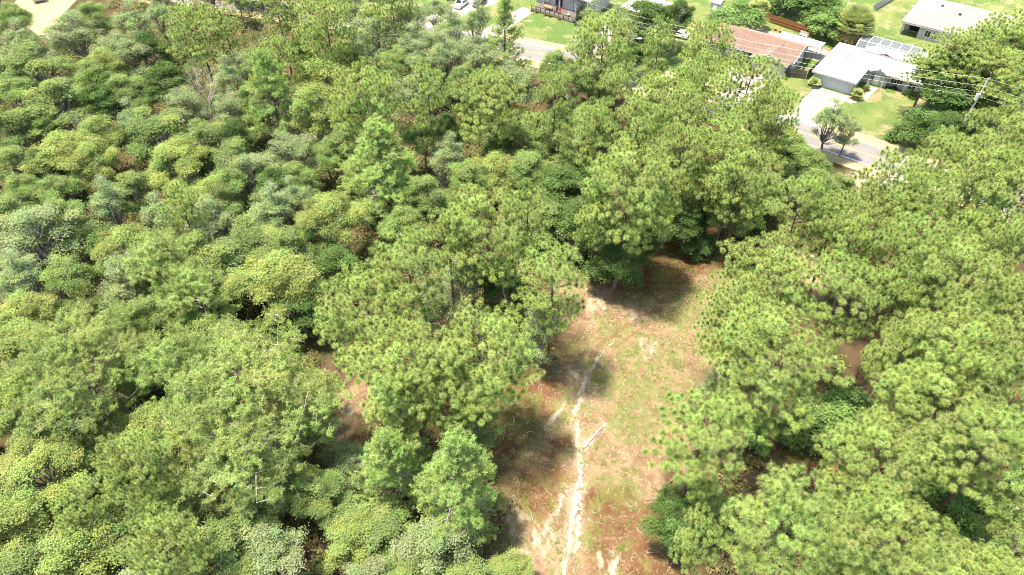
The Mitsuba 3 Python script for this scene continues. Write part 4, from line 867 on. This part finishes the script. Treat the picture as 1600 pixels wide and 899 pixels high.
def make_oak(H_, R, tone, seed, leaf=.21, count=11000, airy=0.0, dead=.25, low=False):
    global rng
    rng = np.random.default_rng(seed)
    wood, dd = MB(), MB()
    fork = np.array([rng.normal() * .3, rng.normal() * .3, H_ * rng.uniform(.28, .4)])
    wood.tube(np.array([[0, 0, 0], fork * [.4, .4, .5], fork]), np.array([.24, .19, .16]) * H_ / 11, 8)
    if low: fork = fork * .25
    nl = int(rng.integers(24, 36)); nz_ = int(rng.integers(1e6)); lobes = []; el = rng.uniform(.78, 1.25); rot_ = rng.uniform(0, 3.1); dz_ = rng.normal(size=2) * .10
    for i in range(nl):
        ang = i * 2.4 + rng.uniform(-.5, .5); rr = R * math.sqrt((i + .3) / nl) * .84 * (.72 + .5 * float(meshkit.noise(np.array([math.cos(ang) * 1.3, math.sin(ang) * 1.3, seed * .37]), nz_))); rl = R * rng.uniform(.12, .25)
        top = H_ - rl * .8; z = top - (H_ * (.68 if low else .52)) * (rr / R) ** (1.1 if low else 1.5) * rng.uniform(.55, 1.15) - rng.uniform(0, .08) * H_
        ca, sa = math.cos(ang) * rr * el, math.sin(ang) * rr / el; c = np.array([ca * math.cos(rot_) - sa * math.sin(rot_), ca * math.sin(rot_) + sa * math.cos(rot_), z + dz_[0] * ca + dz_[1] * sa + rng.normal() * .045 * H_ - (rng.random() < .35) * rng.uniform(.08, .26) * H_]); lobes.append((c, rl))
        limb(wood if rng.random() < .6 else dd, fork, c, .085, .03, .15, 5, 5)
        for _ in range(5 if airy > .5 else 3):
            e = c + unit(rng.normal(size=3)) * rl * rng.uniform(.9, 1.25) * [1, 1, .9]
            limb(dd if rng.random() < dead else wood, c + (fork - c) * .15, e, .03, .01, .1, 4, 3)
    P_, N_, C_ = [], [], []
    w = np.array([l[1] ** 2 for l in lobes]); w = w / w.sum()
    for (c, rl), wi in zip(lobes, w):
        m = int(count * wi / 22); lt = tone * rng.uniform(.80, 1.18) * (1 + rng.normal(size=3) * [.06, .03, .06])
        u = unit(rng.normal(size=(m, 3))); u[:, 2] = np.where(u[:, 2] < -.35, -u[:, 2], u[:, 2])
        cc = c + u * rl * (rng.random((m, 1)) ** .4 * .55 + .52) * np.where(rng.random((m, 1)) < .16, 1.28, 1) * [1, 1, .82] * (1 + airy * rng.normal(size=(m, 1)) * .3)
        ct = np.tile(lt, (m, 1)) * rng.uniform(.82, 1.18, (m, 1)) * (1 + rng.normal(size=(m, 3)) * [.04, .015, .04]); k = 22
        off = rng.normal(size=(m, k, 3)) * [.25, .25, .17]
        off[..., 2] -= .25 * (off[..., 0] ** 2 + off[..., 1] ** 2)
        P_.append((cc[:, None] + off).reshape(-1, 3)); nn = unit(u[:, None] * .5 + [0, 0, .75] + off * .9 + rng.normal(size=(m, k, 3)) * .6); N_.append(nn.reshape(-1, 3))
        C_.append((ct[:, None] * rng.uniform(.88, 1.13, (m, k, 1))).reshape(-1, 3))
    P_, N_, C_ = np.vstack(P_), np.vstack(N_), np.vstack(C_)
    v, f, col = leaves(P_, N_, leaf * rng.uniform(.7, 1.3, len(P_)), C_)
    return wood.mesh(), (v, f, col), (dd.mesh() if dd.n else None)


def make_bare(H_, R, seed):
    global rng
    rng = np.random.default_rng(seed); wood = MB()
    def grow(p, d, ln, r, lev):
        q = p + d * ln; limb(wood, p, q, r, r * .55, rng.uniform(-.1, .1), 4, 5 if lev < 2 else 3)
        if lev == 4: return
        for _ in range(4 if lev else 6):
            nd = unit(d + rng.normal(size=3) * (.55 if lev else .5) + [0, 0, .1]); grow(p + (q - p) * rng.uniform(.45, 1), nd, ln * rng.uniform(.5, .75), r * .5, lev + 1)
    grow(np.zeros(3), np.array([.05, .03, 1.]), H_ * .42, .13, 0)
    v, f = wood.mesh(); v = v * [R / (np.percentile(np.hypot(v[:, 0], v[:, 1]), 97) + .1)] * 2 + [R / (np.percentile(np.hypot(v[:, 0], v[:, 1]), 97) + .1), 1][0:0] if False else v
    s = R / np.percentile(np.hypot(v[:, 0], v[:, 1]), 97); v = v * [s, s, H_ / v[:, 2].max()]
    return v, f


TONE = {'P': (.368, .492, .165), 'S': (.38, .50, .18), 'OM': (.195, .28, .10), 'OG': (.225, .30, .145), 'C': (.37, .53, .18), 'OY': (.262, .335, .11), 'OD': (.105, .175, .058)}
WORD = {'P': ('pine_tree', 'pine'), 'S': ('feathery_pine_tree', 'pine'), 'C': ('conical_pine_tree', 'pine'), 'OM': ('oak_tree', 'oak'), 'OG': ('oak_tree', 'oak'), 'OY': ('oak_tree', 'oak'), 'OD': ('oak_tree', 'oak'), 'B': ('bare_tree', 'bare tree'), 'U': ('shrub', 'shrub')}
protos = {}


def proto(kind, i, H_, R, tone_k=1.0, **kw):
    "one shapegroup: trunk, crown and dead twigs of one tree"
    tone = np.array(TONE.get(kind, (0, 0, 0))) * tone_k
    seed = 1000 + 37 * i + sum(map(ord, kind)) * 101
    name = f'{kind.lower()}_source_{len(protos)}'
    g = {'type': 'shapegroup'}
    if kind == 'P':
        w, (v, f, c) = make_pine(H_, R, tone, seed, **kw); dd = None
    elif kind in 'SC':
        w, (v, f, c), dd = make_fluffy(H_, R, tone, seed, **kw)
    elif kind == 'B':
        g['branches'] = mikit.ply(make_bare(H_, R, seed), 'dead_wood'); w = None
    elif kind == 'U':
        w, (v, f, c), dd = make_oak(H_, R, np.array(TONE['OD']) * tone_k, seed, **kw)
    else:
        w, (v, f, c), dd = make_oak(H_, R, tone, seed, **kw)
    if w is not None:
        g['trunk'] = mikit.ply(w, 'pine_bark' if kind in 'PSC' else 'oak_bark', smooth=True)
        g['crown'] = mikit.ply((v, f), 'needle_leaf' if kind in 'PSC' else 'broad_leaf', color=c)
        if dd is not None:
            g['dead_twigs'] = mikit.ply(dd, 'dead_wood')
    scene[name] = g
    if kind != 'B':
        R, H_ = float(np.percentile(np.hypot(v[:, 0], v[:, 1]), 97.5)), float(np.percentile(v[:, 2], 99.8))
    protos.setdefault(kind, []).append((name, H_, R, 0))


for i in range(18):
    r_ = (3.2, 4.2, 5.3)[i % 3]; proto('P', i, 19.5, r_, (1, .9, 1.12, 1.04, .84, 1.0, 1.16)[i % 7])
for i, (h_, r_) in enumerate(((17, 8.0), (16, 6.3), (12, 3.2), (16, 5.0), (13, 4.0))):
    proto('S', i, h_, r_, (.95, 1.15, .95, 1.08, 1.0)[i], dens=1.15)
for i, (h_, r_) in enumerate(((18, 4.2), (13, 3.0), (15, 4.4))):
    proto('C', i, h_, r_, (.95, 1.08, 1.0)[i], cone=True, dens=1.5)
for kind, n, lf in (('OM', 14, .14), ('OG', 13, .13), ('OY', 9, .14), ('OD', 7, .16)):
    for i in range(n):
        r_ = (3.0, 3.8, 4.6)[i % 3]
        proto(kind, i, 11.0, r_, (1, .88, 1.12, 1.05, .94)[i % 5], leaf=lf, count=int((21000 if kind == 'OG' else 27000) * (r_ / 3.8) ** 1.6), airy=.6 if kind == 'OG' else .35, dead=.5 if kind == 'OG' else .3)
for i in range(4):
    proto('B', i, 12, 3.2)
for i in range(5):
    proto('U', i, 5.0, 2.6, (1, .85, 1.3, 1.1, 1.6)[i], leaf=.19, count=9000, low=True)

GROUP = {'pine_tree': 'pompom tufted pines of the woods', 'feathery_pine_tree': 'feathery pines of the woods', 'conical_pine_tree': 'pale conical pines', 'oak_tree': 'broadleaf trees of the woods', 'bare_tree': 'bare grey trees among the woods', 'shrub': 'dark shrubs and young growth'}
LOOKS = {'P': 'tufted pine', 'S': 'feathery pine', 'C': 'pale conical pine', 'OM': 'mid green oak', 'OG': 'grey green oak', 'OY': 'yellow green oak', 'OD': 'dark green oak', 'B': 'leafless grey tree', 'U': 'low dark shrub'}
MARKS = [('the sandy track', 900, 700), ('the white roofed house', 1350, 100), ('the brown roofed house', 1190, 70), ('the leaning power pole', 1520, 155), ('the street lamp', 985, 95), ('the dry lawn', 100, 30), ('the clearing', 1040, 520), ('the porch lawn', 850, 50), ('the grey roofed house', 1480, 25)]


TENTH = ('one', 'one', 'two', 'three', 'four', 'five', 'six', 'seven', 'eight', 'nine', 'nine')
SHORT = {'P': 'tufted pine', 'S': 'feathery pine', 'C': 'conical pine', 'OM': 'green oak', 'OG': 'grey green oak', 'OY': 'yellow green oak', 'OD': 'dark oak', 'B': 'bare tree', 'U': 'dark shrub'}


def spread(q):
    return 'outermost' if not 0 < q < 1 else TENTH[int(q * 10 + .5)] + ' tenth' + ('s' if int(q * 10 + .5) > 1 else '')


spots = []
for kind, x, y, h_, R in TREES:
    pk = 'U' if kind == 'OD' and h_ < 7.5 else kind
    spots.append((pk, *seen_at(x, y, h_ * (.76 if kind == 'P' else .62)), h_, R))
words_used, tree_labels = set(), []
for i, (pk, px, py, h_, R) in enumerate(spots):
    look = ('broad ' if R > 4.8 else 'slim ' if R < 2.9 and pk != 'U' else '') + LOOKS[pk]
    tail = f', {spread(px / 1600)} across and {spread(py / 899)} down'
    near = sorted(range(len(spots)), key=lambda j: math.hypot(spots[j][1] - px, spots[j][2] - py))[1:9]
    for m_name, mx, my in sorted(MARKS, key=lambda m: math.hypot(m[1] - px, m[2] - py))[:1]:
        opts = [(m_name, px - mx, py - my)] if math.hypot(px - mx, py - my) < 120 else []
    opts += [('a ' + SHORT[spots[j][0]], px - spots[j][1], py - spots[j][2]) for j in near]
    for what, dx, dy in opts:
        lab = look + ' ' + ('right of ' if dx > 0 else 'left of ') * (abs(dx) > abs(dy)) + ('behind ' if dy < 0 else 'in front of ') * (abs(dx) <= abs(dy)) + what + tail
        if len(lab.split()) > 16: lab = lab.replace(' and ', ' ')
        if len(lab.split()) > 16: lab = lab.replace('in front of', 'before')
        if lab not in words_used and len(lab.split()) <= 16: break
    words_used.add(lab); tree_labels.append(lab)

rng2 = np.random.default_rng(77)
use = {}
for (kind, x, y, h_, R), (pk, *_), lab in zip(TREES, spots, tree_labels):
    cand = sorted(protos[pk], key=lambda q: (abs(math.log(R / q[2])) * 1.2 + abs(math.log(h_ / q[1])) * .5 + .14 * use.get(q[0], 0)))
    name, ph, pr_, _ = cand[0]; use[name] = use.get(name, 0) + 1
    s, sz = R / pr_, h_ / ph
    nm, cat = WORD[pk]
    key = thing(nm, lab, cat, GROUP[nm])
    if pk not in 'BP': labels[key + '__dead_twigs'] = {'kind': 'stuff'}
    lean = rng2.normal(size=2) * 1.6
    sx, sy = s * rng2.uniform(.9, 1.1, 2)
    scene[key] = {'type': 'instance', 'group': {'type': 'ref', 'id': name},
                  'to_world': T().translate([x, y, ground_z(x, y) - .05]).rotate([1, 0, 0], lean[0]).rotate([0, 1, 0], lean[1]).rotate([0, 0, 1], float(rng2.uniform(0, 360))).scale([float(sx), float(sy), sz])}


# ------------------------------------------------------------------ palms
def palm(x, y, H_, R, label, seed, n=46):
    global rng
    rng = np.random.default_rng(seed)
    t = thing('palm_tree', label, 'palm')
    part(t, 'trunk', MB().tube([(x, y, 0), (x + .1, y, H_ * .5), (x, y, H_)], [.24, .2, .2], 9).mesh(), 'oak_bark', smooth=35)
    for dead in (0, 1):
        V, C = [], []
        for i in range(n if not dead else n // 4):
            ang = i * 2.4; el = rng.uniform(-.2, 1.3) if not dead else rng.uniform(-1.3, -.5)
            d = np.array([math.cos(ang) * math.cos(el), math.sin(ang) * math.cos(el), math.sin(el)]); c = np.array([x, y, H_]) + d * R * .5
            side = unit(np.cross(d, [0, 0, 1.])); up = np.cross(side, d); k = 26
            th = np.linspace(-1.5, 1.5, k)[:, None]
            dd = unit(d * np.cos(th) + side * np.sin(th) + up * .15 * np.cos(th)); col = np.array((.40, .33, .16) if dead else (.36, .43, .17)) * rng.uniform(.8, 1.2)
            v, cc = blades(np.repeat(c[None], k, 0), dd, R * .62 * rng.uniform(.85, 1.1, k), np.full(k, .24), np.tile(col, (k, 1)), .25, about=np.repeat(up[None], k, 0))
            V.append(v); C.append(cc)
        V, C = np.vstack(V), np.vstack(C)
        part(t, 'dead_fronds' if dead else 'crown', (V, np.arange(len(V)).reshape(-1, 3)), 'broad_leaf', color=C, label='hanging straw coloured dead fronds' if dead else None)


p_ = at(-1.9, 22.9); palm(p_[0], p_[1], 4.4, 4.4, 'round fan palm with straw coloured skirt behind the pool enclosure', 5, 120)
p_ = at(-21.6, 18.6); palm(p_[0], p_[1], 4.4, 2.6, 'pale fan palm behind the brown roofed house', 6)
p_ = at(-1.4, .35); palm(p_[0], p_[1], .8, 1.3, 'small dark palm clump beside the blue wheelie bin', 7, 22)
p_ = at(6.7, .6); palm(p_[0], p_[1], .9, 1.4, 'small blue green palm at the right corner of the garage', 8, 22)


# ------------------------------------------------------------------ beds, hedges, low growth
def bush_mesh(x, y, z, R, H_, tone, n, leaf, seed):
    global rng
    rng = np.random.default_rng(seed)
    u = unit(rng.normal(size=(n, 3))); u[:, 2] = np.abs(u[:, 2]); r = (rng.random((n, 1)) ** .4)
    bump = 1 + .25 * (meshkit.noise(u * 2.2 + seed, seed) - .5)[:, None] * 2
    P_ = np.array([x, y, z]) + u * r * bump * [R, R, H_]
    c = np.array(tone) * rng.uniform(.7, 1.3, (n, 1))
    return leaves(P_, unit(u * .8 + [0, 0, .5] + rng.normal(size=(n, 3)) * .5), leaf * rng.uniform(.7, 1.3, n), c)


for i, (a, b, R, hh, lab) in enumerate(((7.0, 3.2, .8, .9, 'low olive shrub in the bed beside the garage wall, nearest the driveway'), (7.2, 5.2, .9, .8, 'low olive shrub in the bed beside the garage wall, nearest the front door'), (6.7, 1.9, .7, 1.7, 'upright dark shrub at the garage corner'),
                                       (13.8, 8.2, .7, .7, 'low shrub under the right front window of the white roofed house'), (15.4, 7.4, .9, 1.0, 'pale shrub at the right end of the white roofed house'), (11.4, 8.9, .6, .6, 'small shrub under the wide front window of the white roofed house'))):
    p_ = at(a, b); v, f, c = bush_mesh(p_[0], p_[1], .02, R, hh, (.09, .11, .045) if i != 2 else (.05, .085, .035), 900, .13, 300 + i)
    single('shrub', (v, f), 'broad_leaf', lab, 'shrub', color=c)
p_ = at(-53.4, -2.8)
v, f, c = bush_mesh(p_[0], p_[1], .02, 1.9, 4.6, (.035, .055, .025), 5000, .2, 340)
single('shrub', (v, f), 'broad_leaf', 'tall dark cone shaped shrub at the right end of the long porch', 'shrub', color=c)
for i, a in enumerate((-66.6, -65.2, -62.6, -61.4, -58.8)):
    p_ = at(a, -4.0); v, f, c = bush_mesh(p_[0], p_[1], .02, .5, .55, (.10, .12, .04), 350, .12, 350 + i)
    single('shrub', (v, f), 'broad_leaf', f'small plant along the porch rail, {("leftmost", "second from left", "middle one", "second from right", "rightmost")[i]}', 'shrub', color=c)

# fallen trunks
def log(pts, r, label, name='fallen_trunk', bsdf='dead_wood', twigs=0, seed=1):
    global rng
    rng = np.random.default_rng(seed)
    p = np.array(pts, float); m = MB(); t = np.linspace(0, 1, 9)
    q = np.stack([np.interp(t, np.linspace(0, 1, len(p)), p[:, k]) for k in range(3)], 1) + rng.normal(size=(9, 3)) * r * .25
    m.tube(q, np.linspace(r, r * .6, 9), 9)
    if not twigs:
        return single(name, m.mesh(), bsdf, label, 'fallen trunk', smooth=35)
    k_ = thing(name, label, 'fallen trunk'); part(k_, 'trunk', m.mesh(), bsdf, smooth=35)
    b = MB()
    for _ in range(twigs):
        s = q[rng.integers(3, 9)]; limb(b, s, s + rng.normal(size=3) * [1.2, 1.2, .8] + [0, 0, .5], .04, .012, .1, 4, 4)
    part(k_, 'branches', b.mesh(), bsdf)



log([(3.2, 125.5, 2.2), (6.5, 126.8, 2.6), (8.6, 127.9, 2.6)], .22, 'pale fallen trunk near the street, upper of the two', twigs=8, seed=4)
log([(5.3, 126.6, 1.2), (7.3, 127.1, 1.8), (9.6, 128.7, 2.2)], .25, 'pale fallen trunk near the street, lower of the two', twigs=8, seed=5)
log([(44.2, 31.4, 1.0), (45.9, 32.3, 1.7), (47.9, 33.0, 2.2), (50.7, 34.4, 3.0)], .26, 'grey leaning fallen trunk in the shade at the lower right', seed=6)
log([(43.6, 32.2, 0.1), (43.4, 33.1, 1.8)], .13, 'thin pale upright snag left of the grey leaning trunk', name='snag', seed=7)
log([(8.0, 42.8, 0.12), (10.4, 45.7, 0.12)], .10, 'pale bleached log lying beside the sandy track', seed=8)



# ------------------------------------------------------------------ undergrowth and grass
def scatter(n, x0, x1, y0, y1, seed):
    g_ = np.random.default_rng(seed)
    return np.c_[g_.uniform(x0, x1, n), g_.uniform(y0, y1, n)]


def spots_np(x, y, spots):
    m = np.zeros(len(x))
    for a, b, r in spots:
        m = np.maximum(m, 1 - np.clip(np.hypot(x - a, y - b) / r - .35, 0, 1))
    return m


pts = scatter(26000, -125, 75, 18, 175, 5)
hb = (pts[:, 0] - 60) * .608 + (pts[:, 1] - 124) * .794
dens = meshkit.fbm(np.c_[pts * .13, pts[:, 0] * 0], 4, 3)
ok = (hb < -25) & (spots_np(pts[:, 0], pts[:, 1], CLEAR + STRAW) < .15 + .5 * meshkit.fbm(np.c_[pts * .35, pts[:, 0] * 0], 3, 44)) & (np.abs(pts[:, 0]) < 12 + pts[:, 1] * .82)
ok &= (dens > np.where(pts[:, 0] < -4, .28, .50)) & ~((pts[:, 0] < -96) & (pts[:, 1] > 144))
pts = pts[ok]
P_, N_, C_, S_ = [], [], [], []
rng = np.random.default_rng(9)
for x, y in pts:
    far = y > 95; k = 13 if far else 22; tall = x < -4 and rng.random() < .35; r, h_ = rng.uniform(.5, 1.1) * (1.5 if tall else 1), rng.uniform(.4, 1.6) * (2.4 if tall else 1); k = int(k * (1.8 if tall else 1))
    u = unit(rng.normal(size=(k, 3))); u[:, 2] = np.abs(u[:, 2])
    P_.append(np.array([x, y, ground_z(x, y)]) + u * [r, r, h_] * rng.uniform(.6, 1, (k, 1))); N_.append(u * .5 + [0, 0, .8] + rng.normal(size=(k, 3)) * .4)
    C_.append(np.array([(.15, .20, .07), (.20, .22, .10), (.10, .15, .06), (.22, .20, .08)][rng.integers(4)]) * rng.uniform(.7, 1.3, (k, 1))); S_.append(np.full(k, .34 if far else .26) * rng.uniform(.7, 1.3, k))
v, f, c = leaves(np.vstack(P_), unit(np.vstack(N_)), np.concatenate(S_), np.vstack(C_))
single('undergrowth', (v, f), 'broad_leaf', 'dense green and olive undergrowth covering the forest floor between the trunks', 'undergrowth', kind='stuff', color=c)
print('undergrowth', len(pts), len(f))

pts = scatter(42000, -10, 45, 24, 82, 6)
w_ = spots_np(pts[:, 0], pts[:, 1], CLEAR); gm = spots_np(pts[:, 0], pts[:, 1], GREEN)
dens = meshkit.fbm(np.c_[pts * .8, pts[:, 0] * 0], 4, 8)
pts = pts[(w_ > .3) & (dens > .60 - .15 * gm)]
k = 5; n_ = len(pts)
base = np.repeat(np.c_[pts, [ground_z(x, y) for x, y in pts]], k, 0) + rng.normal(size=(n_ * k, 3)) * [.09, .09, 0]
d = unit(rng.normal(size=(n_ * k, 3)) * [.7, .7, .15] + [0, 0, .8])
col = np.repeat(np.where(rng.random((n_, 1)) < .72, np.array([[.24, .30, .09]]), np.array([[.42, .36, .19]])), k, 0) * rng.uniform(.75, 1.25, (n_ * k, 1))
v, c = blades(base, d, rng.uniform(.12, .30, n_ * k), np.full(n_ * k, .05), col, .02)
single('grass', (v, np.arange(len(v)).reshape(-1, 3)), 'broad_leaf', 'patchy green and straw coloured grass tufts growing in the clearing', 'grass', kind='stuff', color=c)
print('grass', n_)

# weeds and fallen twigs in the clearing
pts = scatter(9000, -10, 45, 24, 84, 12)
w_ = spots_np(pts[:, 0], pts[:, 1], CLEAR + STRAW)
pts = pts[(w_ > .25) & (meshkit.fbm(np.c_[pts * .45, pts[:, 0] * 0], 4, 18) > .56)]
P_, N_, C_ = [], [], []
for x, y in pts:
    k = 12; r = rng.uniform(.10, .34); u = unit(rng.normal(size=(k, 3))); u[:, 2] = np.abs(u[:, 2])
    P_.append(np.array([x, y, ground_z(x, y)]) + u * [r, r, r * .7]); N_.append(u * .5 + [0, 0, .8] + rng.normal(size=(k, 3)) * .4)
    C_.append(np.array([(.20, .27, .08), (.14, .20, .06), (.30, .30, .12)][rng.integers(3)]) * rng.uniform(.75, 1.25, (k, 1)))
v, f, c = leaves(np.vstack(P_), unit(np.vstack(N_)), rng.uniform(.07, .15, 12 * len(pts)), np.vstack(C_))
single('weeds', (v, f), 'broad_leaf', 'low green weeds scattered over the bare sandy soil of the clearing', 'weeds', kind='stuff', color=c)
m_ = MB()
pts = scatter(1500, -10, 45, 24, 84, 14)
for x, y in pts[spots_np(pts[:, 0], pts[:, 1], CLEAR + STRAW) > .3]:
    a_ = rng.uniform(0, 6.28); l_ = rng.uniform(.3, 1.3); z_ = ground_z(x, y) + .03; d_ = np.array([math.cos(a_), math.sin(a_), .03]) * l_
    p_ = np.array([x, y, z_]); m_.tube([p_, p_ + d_ * .5 + rng.normal(size=3) * [.07, .07, .01], p_ + d_], [.022, .018, .008], 4)
single('fallen_twigs', m_.mesh(), 'dead_wood', 'thin dry fallen twigs lying about the clearing', 'twigs', kind='stuff')
from meshkit import WRITTEN
print('triangles written', sum(len(w[1]) for w in WRITTEN.values()))
